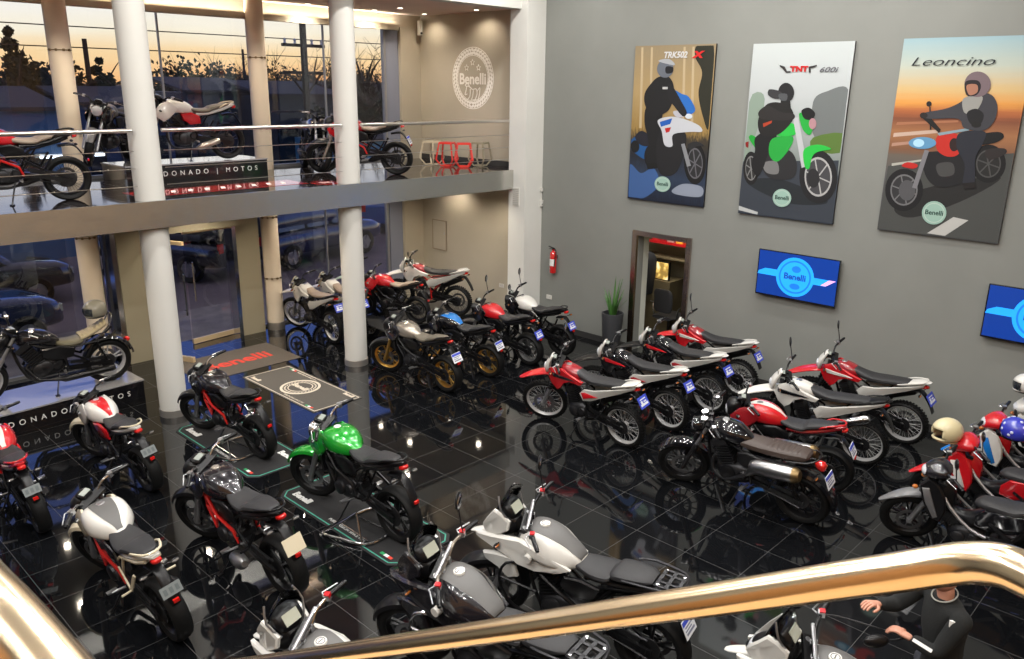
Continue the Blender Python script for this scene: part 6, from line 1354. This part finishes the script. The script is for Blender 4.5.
for s in (1, -1): q = MB(); c = Vector(V(.05, s * .125, 0)); q.body([(-.13, .05, .03, .04), (-.08, .055, .045, .05), (.04, .045, .048, .042), (.13, .035, .045, .03), (.17, .03, .025, .02)], 3, 14); o = q.build('shoe', blackp, pr); M_ = Matrix.Translation(c) @ Matrix.Rotation(math.atan2(f.y, f.x), 4, 'Z'); o.data.transform(M_)
# hands: palm plus five jointed fingers curled round what they hold
def hand(s, tgt, curl):
    wr = Vector(lerp(el[s], hd_[s], .80)); d = (tgt - wr).normalized(); upv = Vector((0, 0, 1)); side = d.cross(upv).normalized() * (1 if s > 0 else -1); nrm = side.cross(d).normalized(); nrm = nrm if nrm.z > 0 else -nrm
    palm = wr + d * .055; ch = [[(tuple(wr), (.026, .02)), (tuple(palm), (.036, .017)), (tuple(palm + d * .035), (.036, .015))]]
    for i, (off, ln) in enumerate(((-.028, .070), (-.009, .080), (.010, .076), (.028, .060))):
        b0 = palm + d * .035; p = palm + d * .05 + side * off; dd = d.copy(); fch = [(tuple(b0), (.036, .015)), (tuple(p), .0095)]
        for j in range(3): dd = (dd - nrm * curl * (1.1 if j else .7)).normalized(); p = p + dd * ln * (.42, .33, .25)[j]; fch.append((tuple(p), .0088 - .0008 * j))
        ch.append(fch)
    p = palm - side * .02; p1 = p - side * .030 + d * .018 - nrm * .008; p2 = p1 + d * .028 - side * .004 - nrm * .018; ch.append([(tuple(palm), (.036, .017)), (tuple(p1), .012), (tuple(p2), .010), (tuple(p2 + d * .02 - nrm * .012 + side * .006), .0085)])
    return skinned('hand', ch, skin, pr, 2)
hand(-1, hL, 1.0); hand(1, hR, .6)
# the mirror the person adjusts belongs to the touring motorcycle
bk = [b for b in BIKES if 'handled by the person' in b['label']][0]
inv = Matrix.LocRotScale(bk.location, bk.rotation_euler, bk.scale).inverted()
m0 = Vector((4.79, 1.335, 1.16)); h0 = Vector((4.93, 1.215, 1.17)); q = MB(); q.ellip(m0, (.035, .085, .045), 16, 10, (0, 0, R(50))); mo = q.build('mirror', blackp, bk, xf=lambda v: inv @ v)
q = MB(); q.ellip(m0 + Vector((.005, -.006, -.004)), (.028, .076, .036), 14, 8, (0, 0, R(50))); q.build('mirror_glass', mirrg, mo, xf=lambda v: inv @ v)
q = MB(); q.tube([m0, h0, h0 + Vector((.03, .10, -.02)), Vector((4.93, 1.62, 1.12)), Vector((4.90, 1.72, 1.10))], .006, 6, k=3); q.build('mirror_stem', blackm, mo, xf=lambda v: inv @ v)

# ------------------------------------------------------------------ lights
def downlight(x, y, z, w, size, col=(1, .86, .68), lab='', spot=None, grp='ceiling downlights'):
    r = empty('downlight', (x, y, z), label=lab, cat='ceiling light', group=grp); rr = size / 2
    q = MB(); q.lathe([(rr, -.004), (rr + .02, -.006), (rr + .022, 0), (rr, 0)], axis='z', n=20, closed=True); q.build('housing_ring', whitep, r)
    q = MB(); q.lathe([(0, -.003), (rr, -.003), (rr, -.001), (0, -.001)], axis='z', n=20); q.build('lamp', mat('lamp_disc_%d' % (size * 1000), col, .5, emit=12.), r)
    ld = bpy.data.lights.new('lamp_light', 'SPOT' if spot else 'AREA'); ld.energy = w; ld.color = col
    if spot: ld.spot_size = R(spot); ld.spot_blend = .7; ld.shadow_soft_size = rr
    else: ld.shape = 'DISK'; ld.size = size
    o = bpy.data.objects.new('lamp_light', ld); COL.objects.link(o); o.parent = r; o.location = (0, 0, -.02)
same = 'round recessed downlight in the gallery ceiling'
for x, y, w_, l in ((8.67, 13.44, 80, 'downlight in the gallery ceiling right of the second white column'), (10.11, 13.41, 80, 'downlight in the gallery ceiling above the blue grey panel'), (10.15, 12.67, 80, 'downlight in the gallery ceiling nearest the camera over the stools'), (11.25, 13.28, 22, 'downlight in the gallery ceiling in the window corner'), (11.25, 11.78, 22, 'downlight in the gallery ceiling beside the wreath emblem')): downlight(x, y, ZUP, w_, .09, lab=l, spot=150)
for x in (7.2, 5.2, 4.0, 1.2):
    downlight(x, 12.7, ZUP, 110, .09, lab=same, spot=110)
for x, y, w_ in ((1.2, 11.3, 60), (3.0, 11.3, 60), (4.9, 11.3, 60), (6.6, 11.3, 60), (8.86, 11.2, 60), (10.82, 11.26, 55), (9.86, 12.34, 60), (9.95, 13.45, 60), (11.2, 12.6, 40), (6.2, 12.9, 70), (3.4, 13.1, 70), (8.3, 12.9, 60), (5.6, 12.4, 60)): downlight(x, y, 2.69, w_, .08, lab='recessed downlight under the gallery', spot=140, grp='downlights under the gallery')
for x in (-1.5, 1.5, 4.5, 7.5, 10.0):
    for y in ((-2, .8, 3.6, 6.4, 9.2) if x < 9 else (3.6, 6.4, 9.2)): downlight(x, y, ZC, 66, .22, (1, .965, .92), 'large recessed downlight in the hall ceiling', grp='hall ceiling lights')
def cove(name, x0, x1, y, z, w, up, lab):
    r = empty(name, ((x0 + x1) / 2, y, z), label=lab, cat='light', group='linear lights'); L_ = x1 - x0  # added lights for the gallery ceiling and the handrail highlight
    q = MB(); q.box((0, 0, -.015 if up else .015), (L_, .07, .03))
    if up: q.box((0, -.045, .02), (L_, .02, .10)); q.box((0, .045, .02), (L_, .02, .10))
    q.build('housing', wbeige if up else whitep, r, smooth=False)
    q = MB(); q.box((0, 0, .002 if up else -.002), (L_ - .02, .05, .004)); q.build('added_diffuser', mat('added_linear_lamp', (1, .95, .88), .5, emit=5.), r, smooth=False)
    ld = bpy.data.lights.new('lamp_light', 'AREA'); ld.shape = 'RECTANGLE'; ld.size = L_; ld.size_y = .05; ld.energy = w; ld.color = (1, .88, .74) if up else (1, .98, .95)
    o = bpy.data.objects.new('lamp_light', ld); COL.objects.link(o); o.parent = r; o.location = (0, 0, .01 if up else -.01); o.rotation_euler = (PI if up else 0, 0, 0)
cove('added_cove_light', -3.5, 10.9, YF - .18, 5.62, 110, True, 'added cove light brightening the gallery ceiling along the facade')  # added uplight, no such lamp visible; brightens the gallery ceiling
cove('added_linear_light', -3, 3.5, 2.2, ZC - .05, 95, False, 'added linear light over the landing for the handrail highlight'); cove('added_linear_light', -3, 3.5, 5.2, ZC - .05, 130, False, 'added linear light ahead of the landing for the handrail highlight'); cove('added_linear_light', 4.5, 10.5, 5.0, ZC - .05, 130, False, 'added linear ceiling light in the hall centre')  # added strips that give the handrail its white highlight
ld = bpy.data.lights.new('room_lamp', 'AREA'); ld.shape = 'RECTANGLE'; ld.size = .9; ld.size_y = .3; ld.energy = 22; ld.color = (1, .9, .75); o = bpy.data.objects.new('room_lamp', ld); COL.objects.link(o); o.location = (12.5, 8.2, 2.55)

# dusk sky
w = bpy.data.worlds.new('dusk_sky'); S.world = w; w.use_nodes = True; nt = w.node_tree; N = nt.nodes; L = nt.links; bg = N['Background']
tc = N.new('ShaderNodeTexCoord'); sp = N.new('ShaderNodeSeparateXYZ'); L.new(tc.outputs['Generated'], sp.inputs[0])
mp = N.new('ShaderNodeMapping'); mp.inputs['Scale'].default_value = (2, 2, 22); n = N.new('ShaderNodeTexNoise'); n.inputs['Scale'].default_value = 2.2; n.inputs['Detail'].default_value = 4; L.new(tc.outputs['Generated'], mp.inputs[0]); L.new(mp.outputs[0], n.inputs['Vector'])
ma = N.new('ShaderNodeMath'); ma.operation = 'MULTIPLY_ADD'; ma.inputs[1].default_value = .03; L.new(n.outputs['Fac'], ma.inputs[0]); m2 = N.new('ShaderNodeMath'); m2.operation = 'SUBTRACT'; m2.inputs[1].default_value = .015; L.new(sp.outputs['Z'], m2.inputs[0]); L.new(m2.outputs[0], ma.inputs[2])
r_ = ramp(nt, [(0, (.05, .045, .06)), (.004, (1., .47, .18)), (.030, (1., .66, .34)), (.055, (1., .84, .64)), (.08, (.98, .88, .80)), (.16, (.40, .46, .72)), (.28, (.15, .24, .74)), (.38, (.16, .26, .82)), (.50, (.22, .21, .34)), (1, (.29, .24, .30))]); L.new(ma.outputs[0], r_.inputs[0]); L.new(r_.outputs[0], bg.inputs['Color']); bg.inputs['Strength'].default_value = 1.3

# ------------------------------------------------------------------ camera
cam = bpy.data.cameras.new('camera'); co = bpy.data.objects.new('camera', cam); COL.objects.link(co); S.camera = co
yaw, pitch, roll = .80835, -.2892, .01345
fw = Vector((math.sin(yaw) * math.cos(pitch), math.cos(yaw) * math.cos(pitch), math.sin(pitch))); rr = Vector((math.cos(yaw), -math.sin(yaw), 0)); uu = rr.cross(fw)
r2 = rr * math.cos(roll) + uu * math.sin(roll); u2 = r2.cross(fw)
M_ = Matrix((r2, u2, -fw)).transposed().to_4x4(); M_.translation = (0, 0, 4.5); co.matrix_world = M_
cam.sensor_fit = 'HORIZONTAL'; cam.sensor_width = 36; cam.lens = 810.5 / 1024 * 36; cam.clip_start = .02; cam.clip_end = 400
S.view_settings.view_transform = 'Standard'; S.view_settings.look = 'None'; S.view_settings.gamma = 1.; S.view_settings.use_curve_mapping = False
S.view_settings.exposure = .12
S.cycles.max_bounces = 8; S.cycles.transparent_max_bounces = 16; S.cycles.sample_clamp_indirect = 4.; S.cycles.caustics_reflective = False; S.cycles.caustics_refractive = False; S.cycles.use_denoising = True
